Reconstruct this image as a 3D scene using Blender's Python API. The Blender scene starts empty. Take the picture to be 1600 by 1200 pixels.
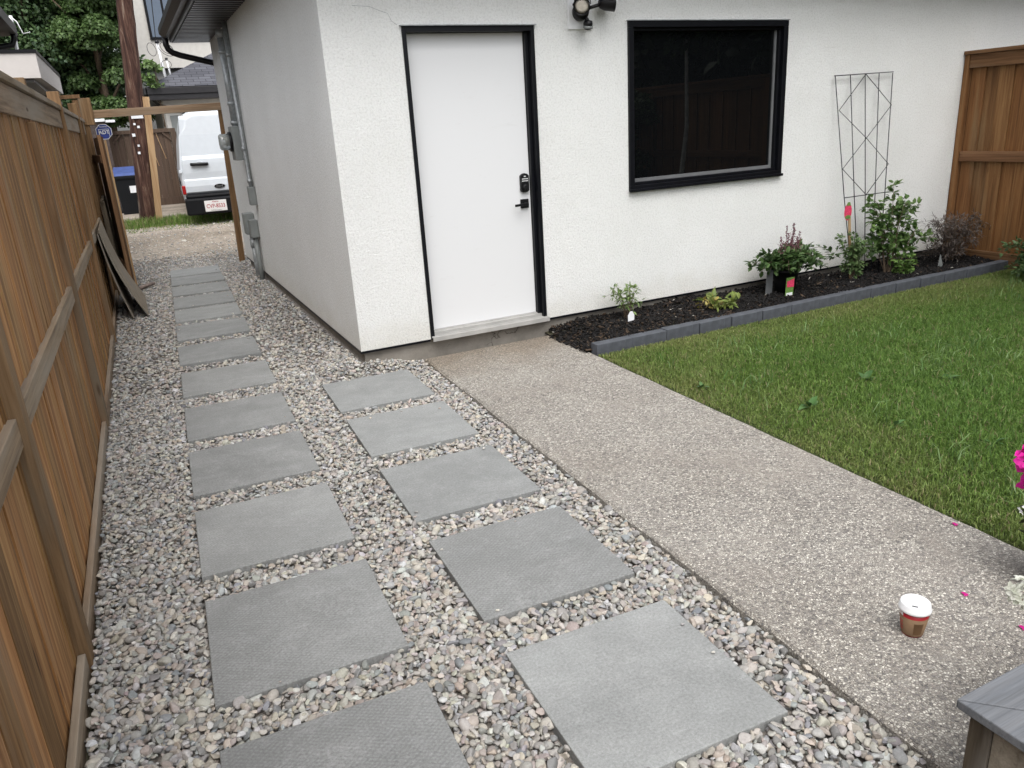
import bpy, bmesh, math, random
import numpy as np
from mathutils import Vector, Matrix
random.seed(7); rng = np.random.default_rng(7)
S = bpy.context.scene; COL = S.collection
R_ = math.radians

# ---------------------------------------------------------------- camera
cd = bpy.data.cameras.new("camera"); cam = bpy.data.objects.new("camera", cd); COL.objects.link(cam)
cr = [[0.8950157, -0.4420965, -0.0591398], [-0.1931609, -0.2646636, -0.9447974], [0.4020395, 0.8570320, -0.3222738]]
M = Matrix(((cr[0][0], -cr[1][0], -cr[2][0]), (cr[0][1], -cr[1][1], -cr[2][1]), (cr[0][2], -cr[1][2], -cr[2][2])))
cam.matrix_world = Matrix.Translation((-1.28169, -5.22479, 1.61778)) @ M.to_4x4()
cd.sensor_width = 36; cd.lens = 26.956; cd.clip_start = .05; cd.clip_end = 1500
S.camera = cam
# ---------------------------------------------------------------- light: bright overcast
SUN_EL, SUN_AZ = 60, 196          # azimuth clockwise from +Y
W = bpy.data.worlds.new("World"); S.world = W; W.use_nodes = True
nt = W.node_tree; nt.nodes.clear()
sky = nt.nodes.new('ShaderNodeTexSky'); sky.sky_type = 'NISHITA'; sky.sun_disc = False
sky.sun_elevation = R_(SUN_EL); sky.sun_rotation = R_(SUN_AZ); sky.air_density = 1; sky.dust_density = 4; sky.ozone_density = 1
hs = nt.nodes.new('ShaderNodeHueSaturation'); hs.inputs['Saturation'].default_value = .22
bg = nt.nodes.new('ShaderNodeBackground'); bg.inputs[1].default_value = .15
wo = nt.nodes.new('ShaderNodeOutputWorld')
nt.links.new(sky.outputs[0], hs.inputs['Color']); nt.links.new(hs.outputs[0], bg.inputs[0]); nt.links.new(bg.outputs[0], wo.inputs[0])
sl = bpy.data.lights.new("sun", 'SUN'); sl.energy = .6; sl.angle = R_(50); sl.color = (1, .965, .92)
so = bpy.data.objects.new("sun", sl); COL.objects.link(so)
sd = Vector((math.sin(R_(SUN_AZ))*math.cos(R_(SUN_EL)), math.cos(R_(SUN_AZ))*math.cos(R_(SUN_EL)), math.sin(R_(SUN_EL))))
so.rotation_euler = sd.to_track_quat('Z', 'Y').to_euler(); so.location = (3, -6, 12)
S.view_settings.view_transform = 'Standard'; S.view_settings.look = 'None'
S.view_settings.exposure = 1.0; S.view_settings.gamma = 1
S.render.engine = 'CYCLES'
try:
    S.cycles.use_denoising = True; S.cycles.denoising_prefilter = 'NONE'; S.cycles.max_bounces = 6
except Exception: pass

# ---------------------------------------------------------------- materials
class NT:
    def __init__(s, name, rough=.6, spec=.5, metal=0.):
        s.m = bpy.data.materials.new(name); s.m.use_nodes = True; s.t = s.m.node_tree; s.t.nodes.clear()
        s.o = s.n('ShaderNodeOutputMaterial'); s.b = s.n('ShaderNodeBsdfPrincipled')
        s.t.links.new(s.b.outputs[0], s.o.inputs[0]); s.b.inputs['Roughness'].default_value = rough
        s.b.inputs['Metallic'].default_value = metal; s.b.inputs['Specular IOR Level'].default_value = spec
        s.tc = s.n('ShaderNodeTexCoord'); s._c = None
    def n(s, k, **kw):
        x = s.t.nodes.new(k)
        for a, b in kw.items(): setattr(x, a, b)
        return x
    def l(s, a, b): s.t.links.new(a, b)
    def co(s, scale=(1, 1, 1), rnd=False, rot=(0, 0, 0)):
        mp = s.n('ShaderNodeMapping'); mp.inputs['Scale'].default_value = scale; mp.inputs['Rotation'].default_value = rot
        s.l(s.tc.outputs['Object'], mp.inputs[0])
        if rnd:
            oi = s.n('ShaderNodeObjectInfo'); mu = s.n('ShaderNodeMath', operation='MULTIPLY'); mu.inputs[1].default_value = 57.
            s.l(oi.outputs['Random'], mu.inputs[0]); s.l(mu.outputs[0], mp.inputs['Location'])
        return mp.outputs[0]
    def noise(s, sc, det=4, rough=.55, co=None, dist=0):
        x = s.n('ShaderNodeTexNoise'); x.inputs['Scale'].default_value = sc; x.inputs['Detail'].default_value = det
        x.inputs['Roughness'].default_value = rough; x.inputs['Distortion'].default_value = dist
        s.l(co if co else s.tc.outputs['Object'], x.inputs['Vector']); return x.outputs['Fac']
    def vor(s, sc, co=None, feature='F1', out='Distance', rnd=1):
        x = s.n('ShaderNodeTexVoronoi', feature=feature); x.inputs['Scale'].default_value = sc; x.inputs['Randomness'].default_value = rnd
        s.l(co if co else s.tc.outputs['Object'], x.inputs['Vector']); return x.outputs[out]
    def ramp(s, fac, stops, interp='LINEAR'):
        x = s.n('ShaderNodeValToRGB'); e = x.color_ramp.elements; x.color_ramp.interpolation = interp
        while len(e) < len(stops): e.new(.5)
        for q, (p, c) in zip(e, stops): q.position = p; q.color = (*c, 1) if len(c) == 3 else c
        s.l(fac, x.inputs[0]); return x.outputs[0]
    def mix(s, fac, a, b, mode='MIX'):
        x = s.n('ShaderNodeMix', data_type='RGBA', blend_type=mode)
        for sock, v in ((x.inputs[0], fac), (x.inputs[6], a), (x.inputs[7], b)):
            if hasattr(v, 'is_linked'): s.l(v, sock)
            elif isinstance(v, (int, float)): sock.default_value = v
            else: sock.default_value = (*v, 1)
        return x.outputs[2]
    def math(s, op, a, b=0):
        x = s.n('ShaderNodeMath', operation=op)
        for sock, v in ((x.inputs[0], a), (x.inputs[1], b)):
            if hasattr(v, 'is_linked'): s.l(v, sock)
            else: sock.default_value = v
        return x.outputs[0]
    def attr(s, name='col'):
        x = s.n('ShaderNodeAttribute', attribute_name=name); return x.outputs['Color']
    def color(s, c):
        if hasattr(c, 'is_linked'): s.l(c, s.b.inputs['Base Color'])
        else: s.b.inputs['Base Color'].default_value = (*c, 1)
        return s
    def bump(s, h, strength=.3, dist=.01):
        x = s.n('ShaderNodeBump'); x.inputs['Strength'].default_value = strength; x.inputs['Distance'].default_value = dist
        if s._c: s.l(s._c, x.inputs['Normal'])
        s.l(h, x.inputs['Height']); s.l(x.outputs[0], s.b.inputs['Normal']); s._c = x.outputs[0]; return s

def plain(name, c, rough=.5, metal=0., spec=.5, var=.12, sc=9, bump=0, bsc=60):
    a = NT(name, rough, spec, metal)
    d = tuple(x*(1-var) for x in c); e = tuple(min(1, x*(1+var)) for x in c)
    a.color(a.ramp(a.noise(sc), [(.3, d), (.7, e)]))
    if bump: a.bump(a.noise(bsc), bump, .004)
    return a.m

def m_stucco(name, c1, c2):
    a = NT(name, .9, .25)
    big = a.ramp(a.noise(1.1, 5), [(.3, c1), (.7, c2)])
    stain = a.ramp(a.noise(3.0, 6, .65, a.co((1, 1, .6))), [(.55, (1, 1, 1)), (.85, (.95, .945, .93))])
    pit = a.ramp(a.noise(70, 4, .7), [(.34, (.85, .85, .845)), (.52, (1, 1, 1))])
    base = a.mix(1, a.mix(1, big, stain, 'MULTIPLY'), pit, 'MULTIPLY')
    # splash dirt near the ground, a stain that belongs to the wall
    sp = a.n('ShaderNodeSeparateXYZ'); a.l(a.tc.outputs['Object'], sp.inputs[0])
    hgt = a.math('ADD', sp.outputs[2], a.math('MULTIPLY', a.noise(6, 5), .3))
    dirt = a.ramp(hgt, [(.24, (.90, .88, .84)), (.5, (1, 1, 1))])
    a.color(a.mix(1, base, dirt, 'MULTIPLY'))
    a.bump(a.noise(75, 5, .75), 1.0, .012); a.bump(a.noise(9, 3), .1, .02)
    return a.m

def m_wood(name, cols, grey=.0, gcol=(.2, .185, .165), rough=.75, gscale=1., zdir=2):
    """cols: attribute 'col' tints each board"""
    a = NT(name, rough, .3)
    sc = [34*gscale]*3; sc[zdir] = 1.1*gscale
    g = a.noise(1, 6, .62, a.co(tuple(sc)), .5)
    fine = a.noise(1, 4, .7, a.co(tuple(x*5 for x in sc)))
    c = a.ramp(g, [(.28, cols[0]), (.48, cols[1]), (.72, cols[2])])
    c = a.mix(.5, c, a.ramp(fine, [(.3, (.55, .5, .45)), (.7, (1.1, 1.1, 1.1))]), 'MULTIPLY')
    c = a.mix(1, c, a.attr(), 'MULTIPLY')
    if grey:
        k = a.ramp(a.noise(1, 5, .6, a.co(tuple(x*.12 + .5 for x in sc))), [(.62-grey*.3, (0, 0, 0)), (.78-grey*.2, (1, 1, 1))])
        c = a.mix(k, c, gcol)
    kn = a.vor(1, a.co((7, 7, 1.5) if zdir == 2 else ((1.5, 7, 7) if zdir == 0 else (7, 1.5, 7))))
    c = a.mix(1, c, a.ramp(kn, [(.05, (.3, .22, .16)), (.1, (1, 1, 1))]), 'MULTIPLY')
    a.color(c); a.bump(g, .3, .004); a.bump(fine, .25, .002)
    return a.m

MT = {}
MT['stucco'] = m_stucco('white_stucco', (.775, .785, .77), (.83, .84, .83))
MT['stucco_far'] = plain('pale_far_stucco', (.62, .60, .56), .9, var=.05)
MT['stucco_grey'] = plain('grey_far_stucco', (.33, .33, .32), .9, var=.05)
MT['door'] = None
a = NT('white_door_paint', .42, .4)
scr = a.ramp(a.noise(3.5, 8, .8, a.co((1, 1, 4.5))), [(.60, (1, 1, 1)), (.80, (.90, .895, .885))])
smu = a.ramp(a.noise(14, 6, .75, a.co((.5, 1, 2))), [(.62, (1, 1, 1)), (.75, (.92, .915, .90))])
a.color(a.mix(1, a.mix(1, (.66, .67, .68), scr, 'MULTIPLY'), smu, 'MULTIPLY')); a.bump(a.noise(60, 3), .05, .002); MT['door'] = a.m
MT['black'] = plain('black_metal_trim', (.0035, .004, .006), .42, spec=.22, var=.2, bump=.06)
MT['black2'] = plain('black_plastic', (.005, .005, .006), .4, spec=.3, var=.2)
MT['pot'] = plain('black_nursery_plastic', (.003, .003, .0035), .55, spec=.2)
MT['soffit'] = plain('dark_brown_soffit_metal', (.055, .053, .054), .35, var=.15)
MT['gutter'] = plain('dark_gutter_metal', (.022, .021, .023), .45, spec=.3, var=.15)
MT['greybox'] = plain('grey_electrical_paint', (.20, .215, .21), .5, var=.1, bump=.05)
MT['galv'] = plain('galvanised_conduit', (.34, .36, .37), .42, .35, var=.25, sc=30)
MT['white'] = plain('white_plastic', (.78, .79, .8), .4, var=.04)
MT['lampface'] = plain('frosted_lamp_lens', (.62, .58, .5), .3, var=.15, sc=40)
MT['sillmetal'] = plain('scuffed_aluminium_threshold', (.40, .395, .38), .5, .2, var=.12, sc=9, bump=.03)
MT['greyframe'] = plain('grey_glazing_bead', (.13, .135, .14), .5)
a = NT('dark_window_glass', .015, .5); a.color((.0035, .004, .0045)); a.b.inputs['IOR'].default_value = 1.5; MT['glass'] = a.m
a = NT('blue_window_glass', .05, .8); a.color(a.ramp(a.noise(.8), [(.3, (.05, .08, .13)), (.7, (.09, .13, .19))])); MT['glassblue'] = a.m
a = NT('clear_meter_glass', .05, .5); a.color((.5, .53, .52)); a.b.inputs['Transmission Weight'].default_value = .6; MT['meterglass'] = a.m
# foundation concrete with hairline cracks
a = NT('foundation_concrete', .9, .2)
c = a.ramp(a.noise(5, 7, .65), [(.25, (.17, .155, .135)), (.55, (.26, .24, .21)), (.8, (.32, .30, .265))])
dm = a.n('ShaderNodeMix', data_type='RGBA', blend_type='LINEAR_LIGHT'); dm.inputs[0].default_value = .22; dn = a.n('ShaderNodeTexNoise'); dn.inputs['Scale'].default_value = 5; dn.inputs['Detail'].default_value = 6; a.l(a.tc.outputs['Object'], dn.inputs['Vector']); a.l(a.tc.outputs['Object'], dm.inputs[6]); a.l(dn.outputs['Color'], dm.inputs[7])
ck = a.vor(1.7, dm.outputs[2], 'DISTANCE_TO_EDGE')
msk = a.ramp(a.noise(1.3), [(.5, (0, 0, 0)), (.56, (1, 1, 1))])
wob = a.math('ADD', ck, a.math('MULTIPLY', a.noise(30, 4), .012))
c = a.mix(1, c, a.mix(msk, (1, 1, 1), a.ramp(wob, [(.006, (.25, .24, .22)), (.014, (1, 1, 1))])), 'MULTIPLY')
a.color(c); a.bump(a.noise(35, 6, .7), .35, .01); MT['found'] = a.m
# exposed aggregate
a = NT('exposed_aggregate_concrete', .8, .3)
wco = a.n('ShaderNodeMix', data_type='RGBA', blend_type='LINEAR_LIGHT'); wco.inputs[0].default_value = .004
a.l(a.tc.outputs['Object'], wco.inputs[6]); nn = a.n('ShaderNodeTexNoise'); nn.inputs['Scale'].default_value = 60; a.l(a.tc.outputs['Object'], nn.inputs['Vector']); a.l(nn.outputs['Color'], wco.inputs[7])
vc = wco.outputs[2]
vd = a.n('ShaderNodeTexVoronoi'); vd.inputs['Scale'].default_value = 116; a.l(vc, vd.inputs['Vector'])
ve = a.n('ShaderNodeTexVoronoi', feature='DISTANCE_TO_EDGE'); ve.inputs['Scale'].default_value = 116; a.l(vc, ve.inputs['Vector'])
sep = a.n('ShaderNodeSeparateColor'); a.l(vd.outputs['Color'], sep.inputs[0])
stone = a.ramp(sep.outputs[0], [(0, (.12, .118, .118)), (.2, (.19, .185, .18)), (.36, (.31, .295, .27)), (.52, (.40, .39, .36)), (.66, (.25, .243, .235)), (.82, (.46, .45, .415)), (1, (.62, .61, .57))])
edge = a.ramp(ve.outputs['Distance'], [(.03, (0, 0, 0)), (.16, (1, 1, 1))])
cem = a.ramp(a.noise(4, 6, .6), [(.3, (.25, .235, .215)), (.7, (.34, .325, .30))])
c = a.mix(edge, cem, stone)
worn = a.ramp(a.noise(2.3, 6, .7, None, .6), [(.5, (0, 0, 0)), (.78, (.75, .75, .75))])
c = a.mix(worn, c, a.ramp(a.noise(90, 4, .7), [(.3, (.25, .23, .21)), (.7, (.40, .375, .345))]))
blot = a.ramp(a.noise(1.4, 5, .6), [(.25, (.86, .845, .83)), (.6, (1, 1, 1)), (.8, (1.06, 1.06, 1.05))])
c = a.mix(1, c, blot, 'MULTIPLY')
lic = a.ramp(a.noise(3.1, 6, .75), [(.66, (1, 1, 1)), (.78, (.62, .62, .58))])
c = a.mix(1, c, lic, 'MULTIPLY'); c = a.mix(1, c, (1.20, 1.17, 1.13), 'MULTIPLY')
# brown dirt washed against the door step
sp = a.n('ShaderNodeSeparateXYZ'); a.l(a.tc.outputs['Object'], sp.inputs[0])
dy = a.math('ADD', sp.outputs[1], a.math('MULTIPLY', a.noise(2.5, 5), 1.1))
c = a.mix(1, c, a.ramp(a.math('MULTIPLY', a.math('ADD', dy, 1), .6), [(.5, (1, 1, 1)), (.85, (.76, .70, .63))]), 'MULTIPLY')
a.color(c); a.bump(edge, .9, .005); a.bump(a.noise(260, 3), .25, .002); a.bump(a.noise(7, 4), .15, .01); MT['aggregate'] = a.m
# paver concrete
def m_paver(name, tread, base):
    a = NT(name, .82, .25)
    co = a.co((1, 1, 1), True)
    c = a.ramp(a.noise(3.2, 7, .62, co, .3), [(.25, tuple(x*.86 for x in base)), (.52, base), (.78, tuple(x*1.17 for x in base))])
    br = a.ramp(a.noise(4, 7, .8, a.co((.8, 2, 1), True)), [(.5, (1, 1, 1)), (.75, (1.13, 1.14, 1.15))])
    c = a.mix(1, c, br, 'MULTIPLY')
    ef = a.ramp(a.noise(9, 9, .9, a.co((1, 1.6, 1), True)), [(.57, (0, 0, 0)), (.78, (.55, .55, .55))])
    c = a.mix(ef, c, (.47, .48, .48))
    st = a.ramp(a.noise(110, 6, .85), [(.32, (.70, .70, .70)), (.5, (1, 1, 1)), (.68, (1.32, 1.32, 1.32))])
    c = a.mix(1, c, st, 'MULTIPLY')
    if tread:
        dots = a.n('ShaderNodeTexVoronoi'); dots.inputs['Scale'].default_value = 62; dots.inputs['Randomness'].default_value = .12
        a.l(a.co((1, 1.5, 0), False, (0, 0, .72)), dots.inputs['Vector'])
        c = a.mix(1, c, a.ramp(dots.outputs['Distance'], [(.22, (1.05, 1.05, 1.05)), (.5, (.90, .90, .90))]), 'MULTIPLY')
        a.bump(dots.outputs['Distance'], .35, -.004)
    oi = a.n('ShaderNodeObjectInfo'); c = a.mix(1, c, a.ramp(oi.outputs['Random'], [(0, (.9, .9, .9)), (1, (1.12, 1.12, 1.115))]), 'MULTIPLY')
    dust = a.ramp(a.noise(3.4, 9, .85, a.co((1, 1.3, 1), True), .4), [(.47, (0, 0, 0)), (.7, (.6, .6, .6))]); dust = a.math('MULTIPLY', dust, a.ramp(a.noise(55, 5, .8), [(.4, (.25, .25, .25)), (.62, (1, 1, 1))])); c = a.mix(dust, c, (.40, .405, .40))
    a.color(c); a.bump(a.noise(160, 4, .8), .5, .003)
    return a.m
MT['paver_a'] = m_paver('paver_concrete_treaded', True, (.225, .23, .226))
MT['paver_b'] = m_paver('paver_concrete_smooth', False, (.228, .235, .232))
MT['edging'] = plain('charcoal_edging_concrete', (.062, .068, .080), .8, var=.25, sc=14, bump=.4, bsc=120)
# pebbles
a = NT('river_pebbles', .62, .35)
c = a.mix(1, a.attr(), a.ramp(a.noise(140, 4, .7), [(.25, (.78, .77, .76)), (.6, (1.05, 1.05, 1.05))]), 'MULTIPLY')
a.color(c); a.bump(a.noise(260, 3), .25, .002); MT['pebble'] = a.m
MT['bed'] = plain('sandy_gravel_bed', (.19, .17, .15), .95, var=.5, sc=60, bump=.6)
a = NT('alley_dirt', .95, .2)
c = a.ramp(a.noise(1.3, 7, .65), [(.3, (.23, .20, .165)), (.55, (.32, .28, .235)), (.8, (.39, .35, .30))])
c = a.mix(1, c, a.ramp(a.vor(26, None, 'F1', 'Color'), [(0, (.7, .7, .7)), (1, (1.2, 1.2, 1.2))]), 'MULTIPLY')
tr = a.ramp(a.noise(1, 4, .6, a.co((.15, 1.7, 1))), [(.4, (.8, .78, .75)), (.6, (1.1, 1.1, 1.1))])
a.color(a.mix(1, c, tr, 'MULTIPLY')); a.bump(a.noise(20, 6, .7), .5, .02); MT['dirt'] = a.m
a = NT('ground_soil', .95, .2); a.color(a.ramp(a.noise(3, 7, .7), [(.3, (.045, .042, .028)), (.7, (.09, .085, .055))])); MT['soil'] = a.m
a = NT('lawn_soil', .95, .2); a.color(a.ramp(a.noise(9, 6, .7), [(.3, (.022, .032, .010)), (.62, (.045, .058, .018)), (.8, (.08, .07, .035))])); MT['lawnsoil'] = a.m
a = NT('black_mulch', .75, .35); a.b.inputs['Specular IOR Level'].default_value = .2; a.color(a.mix(1, a.attr(), a.ramp(a.noise(120, 3), [(.3, (.6, .6, .6)), (.7, (1.2, 1.2, 1.2))]), 'MULTIPLY')); MT['mulch'] = a.m
def m_leaf(name, rough=.5, trans=.25):
    a = NT(name, rough, .35)
    c = a.attr(); a.color(c)
    tr = a.n('ShaderNodeBsdfTranslucent'); a.l(c, tr.inputs[0]); mx = a.n('ShaderNodeMixShader'); mx.inputs[0].default_value = trans
    a.l(a.b.outputs[0], mx.inputs[1]); a.l(tr.outputs[0], mx.inputs[2]); a.l(mx.outputs[0], a.o.inputs[0]); return a.m
MT['leaf'] = m_leaf('plant_leaf'); MT['grass'] = m_leaf('grass_blade', .55, .3); MT['petal'] = m_leaf('flower_petal', .5, .3)
MT['bark'] = plain('brown_stem_bark', (.10, .07, .045), .85, var=.4, sc=30)
MT['birch'] = plain('pale_birch_bark', (.5, .49, .45), .8, var=.3, sc=12)
MT['cedar'] = m_wood('cedar_boards', [(.09, .038, .012), (.285, .148, .055), (.51, .31, .14)], .22, (.27, .19, .115))
MT['cedar_rail'] = m_wood('weathered_rail', [(.12, .08, .048), (.25, .185, .122), (.38, .295, .21)], .6, (.29, .25, .20), zdir=1)
MT['cedar_post'] = m_wood('cedar_post', [(.09, .052, .024), (.20, .122, .06), (.32, .205, .11)], .4, (.15, .125, .09))
MT['redcedar'] = m_wood('stained_fence_boards', [(.08, .032, .010), (.18, .082, .028), (.27, .14, .055)], .12, (.20, .125, .06))
MT['redcedar_rail'] = m_wood('stained_fence_rail', [(.07, .03, .011), (.14, .07, .03), (.23, .13, .065)], .12, (.19, .12, .07), zdir=1)
MT['brownfence'] = m_wood('dark_brown_fence', [(.05, .032, .022), (.082, .054, .038), (.11, .076, .055)], .1, (.1, .08, .06))
MT['beam'] = m_wood('weathered_beam', [(.14, .09, .05), (.27, .18, .11), (.38, .27, .175)], .4, (.26, .21, .155), zdir=0)
MT['frame_wood'] = m_wood('reddish_frame_wood', [(.11, .06, .028), (.20, .115, .055), (.28, .17, .09)])
MT['ply'] = m_wood('thin_plywood', [(.16, .13, .09), (.26, .22, .17), (.32, .28, .22)], .3)
MT['plydark'] = m_wood('dark_leaf_boards', [(.05, .026, .012), (.10, .055, .028), (.15, .085, .045)])
MT['stud'] = m_wood('pale_stud', [(.24, .14, .07), (.40, .26, .14), (.5, .36, .21)])
# utility pole
a = NT('creosote_pole', .85, .3)
g = a.noise(1, 7, .7, a.co((16, 16, 1.2)), .8)
c = a.ramp(g, [(.3, (.010, .006, .005)), (.46, (.042, .018, .013)), (.58, (.10, .052, .036)), (.74, (.30, .24, .19))])
k = a.n('ShaderNodeSeparateXYZ'); a.l(a.tc.outputs['Object'], k.inputs[0])
side = a.ramp(a.math('ADD', a.math('MULTIPLY', k.outputs[0], -2.2), a.math('MULTIPLY', a.noise(5, 4), .5)), [(.42, (0, 0, 0)), (.62, (.8, .8, .8))])
c = a.mix(side, c, (.33, .28, .23)); a.color(c); a.bump(g, .6, .02); MT['pole'] = a.m
# shingles
a = NT('charcoal_shingles', .9, .2)
bk = a.n('ShaderNodeTexBrick'); bk.inputs['Scale'].default_value = 1; bk.inputs['Brick Width'].default_value = .3; bk.inputs['Row Height'].default_value = .14; bk.inputs['Mortar Size'].default_value = .008
bk.inputs['Color1'].default_value = (.075, .077, .09, 1); bk.inputs['Color2'].default_value = (.115, .118, .135, 1); bk.inputs['Mortar'].default_value = (.03, .03, .035, 1)
a.l(a.tc.outputs['Object'], bk.inputs['Vector']); a.color(a.mix(1, bk.outputs['Color'], a.ramp(a.noise(90), [(.3, (.7, .7, .7)), (.7, (1.2, 1.2, 1.2))]), 'MULTIPLY')); MT['shingle'] = a.m
MT['vanpaint'] = plain('white_van_paint', (.66, .70, .74), .22, var=.03)
MT['vanpanel'] = plain('van_panel_paint', (.60, .64, .68), .25, var=.03)
MT['bumper'] = plain('black_bumper_plastic', (.006, .0065, .008), .6, spec=.2, var=.2)
MT['tyre'] = plain('tyre_rubber', (.015, .015, .016), .8)
MT['red'] = plain('red_lens', (.35, .01, .01), .2)
MT['chrome'] = plain('chrome_ring', (.6, .6, .6), .15, .9, var=.02)
MT['plate'] = plain('plate_white', (.72, .71, .70), .4, var=.03)
MT['redink'] = plain('red_ink', (.38, .02, .03), .5)
MT['blueink'] = plain('blue_ink', (.02, .045, .25), .4)
MT['bluelid'] = plain('blue_bin_lid', (.045, .075, .22), .45, var=.25)
MT['bin'] = plain('black_bin_plastic', (.006, .007, .009), .5, spec=.25)
MT['cupred'] = plain('cup_red', (.32, .012, .02), .4, var=.05)
MT['sleeve'] = plain('cardboard_sleeve', (.20, .125, .07), .85, var=.12, sc=40)
MT['sleeveink'] = plain('sleeve_print', (.13, .07, .03), .85)
MT['redprint'] = plain('faded_red_print', (.42, .08, .06), .8)
MT['composite'] = m_wood('grey_composite_decking', [(.10, .108, .12), (.15, .16, .175), (.19, .20, .215)], 0, zdir=0)
MT['oldwood'] = m_wood('old_grey_wood', [(.14, .12, .09), (.25, .22, .175), (.33, .295, .24)], .4, zdir=0)
MT['dkwood'] = m_wood('damp_dark_wood', [(.03, .024, .016), (.07, .055, .038), (.12, .10, .07)], .2)
MT['pink'] = plain('pink_print', (.62, .05, .12), .5, var=.3, sc=60)
MT['tagwhite'] = plain('tag_white', (.75, .76, .78), .5)
MT['taggreen'] = plain('tag_green', (.12, .22, .05), .5, var=.4, sc=80)
MT['log'] = plain('grey_branch', (.24, .19, .165), .85, var=.3, sc=20)
MT['brickpier'] = plain('dark_brick_pier', (.06, .045, .04), .9, var=.4, sc=20)
MT['wire'] = plain('black_wire', (.008, .008, .012), .5)

# ---------------------------------------------------------------- mesh helpers
def tag(o, label=None, cat=None, group=None, kind=None):
    if label: o['label'] = label
    if cat: o['category'] = cat
    if group: o['group'] = group
    if kind: o['kind'] = kind
    return o
def thing(name, loc, label, cat, group=None):
    o = bpy.data.objects.new(name, None); o.location = loc; o.empty_display_size = .1; COL.objects.link(o)
    return tag(o, label, cat, group)
def wl(o):
    v = Vector(o.location); p = o.parent
    while p: v += Vector(p.location); p = p.parent
    return v
def link(name, me, m, parent=None, smooth=False, bevel=0):
    o = bpy.data.objects.new(name, me); COL.objects.link(o)
    if m is not None: me.materials.append(m)
    if parent is not None:
        off = wl(parent); me.transform(Matrix.Translation(-off)); o.parent = parent
    if bevel:
        b = o.modifiers.new('bevel', 'BEVEL'); b.width = bevel; b.segments = 2; b.limit_method = 'ANGLE'
    return o
def npmesh(name, V, F, k, col=None, smooth=False):
    """V (n,3); F (m,k) indices, all polygons k-gons; col (n,3)"""
    me = bpy.data.meshes.new(name); V = np.ascontiguousarray(V, dtype=np.float32); F = np.ascontiguousarray(F, dtype=np.int32)
    me.vertices.add(len(V)); me.vertices.foreach_set('co', V.ravel())
    me.loops.add(F.size); me.loops.foreach_set('vertex_index', F.ravel())
    me.polygons.add(len(F)); me.polygons.foreach_set('loop_start', np.arange(0, F.size, k, dtype=np.int32))
    me.polygons.foreach_set('loop_total', np.full(len(F), k, dtype=np.int32))
    if smooth: me.polygons.foreach_set('use_smooth', np.ones(len(F), dtype=bool))
    me.update(calc_edges=True)
    if col is not None:
        at = me.color_attributes.new('col', 'FLOAT_COLOR', 'POINT')
        c4 = np.ones((len(V), 4), dtype=np.float32); c4[:, :3] = col; at.data.foreach_set('color', c4.ravel())
    return me
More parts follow.
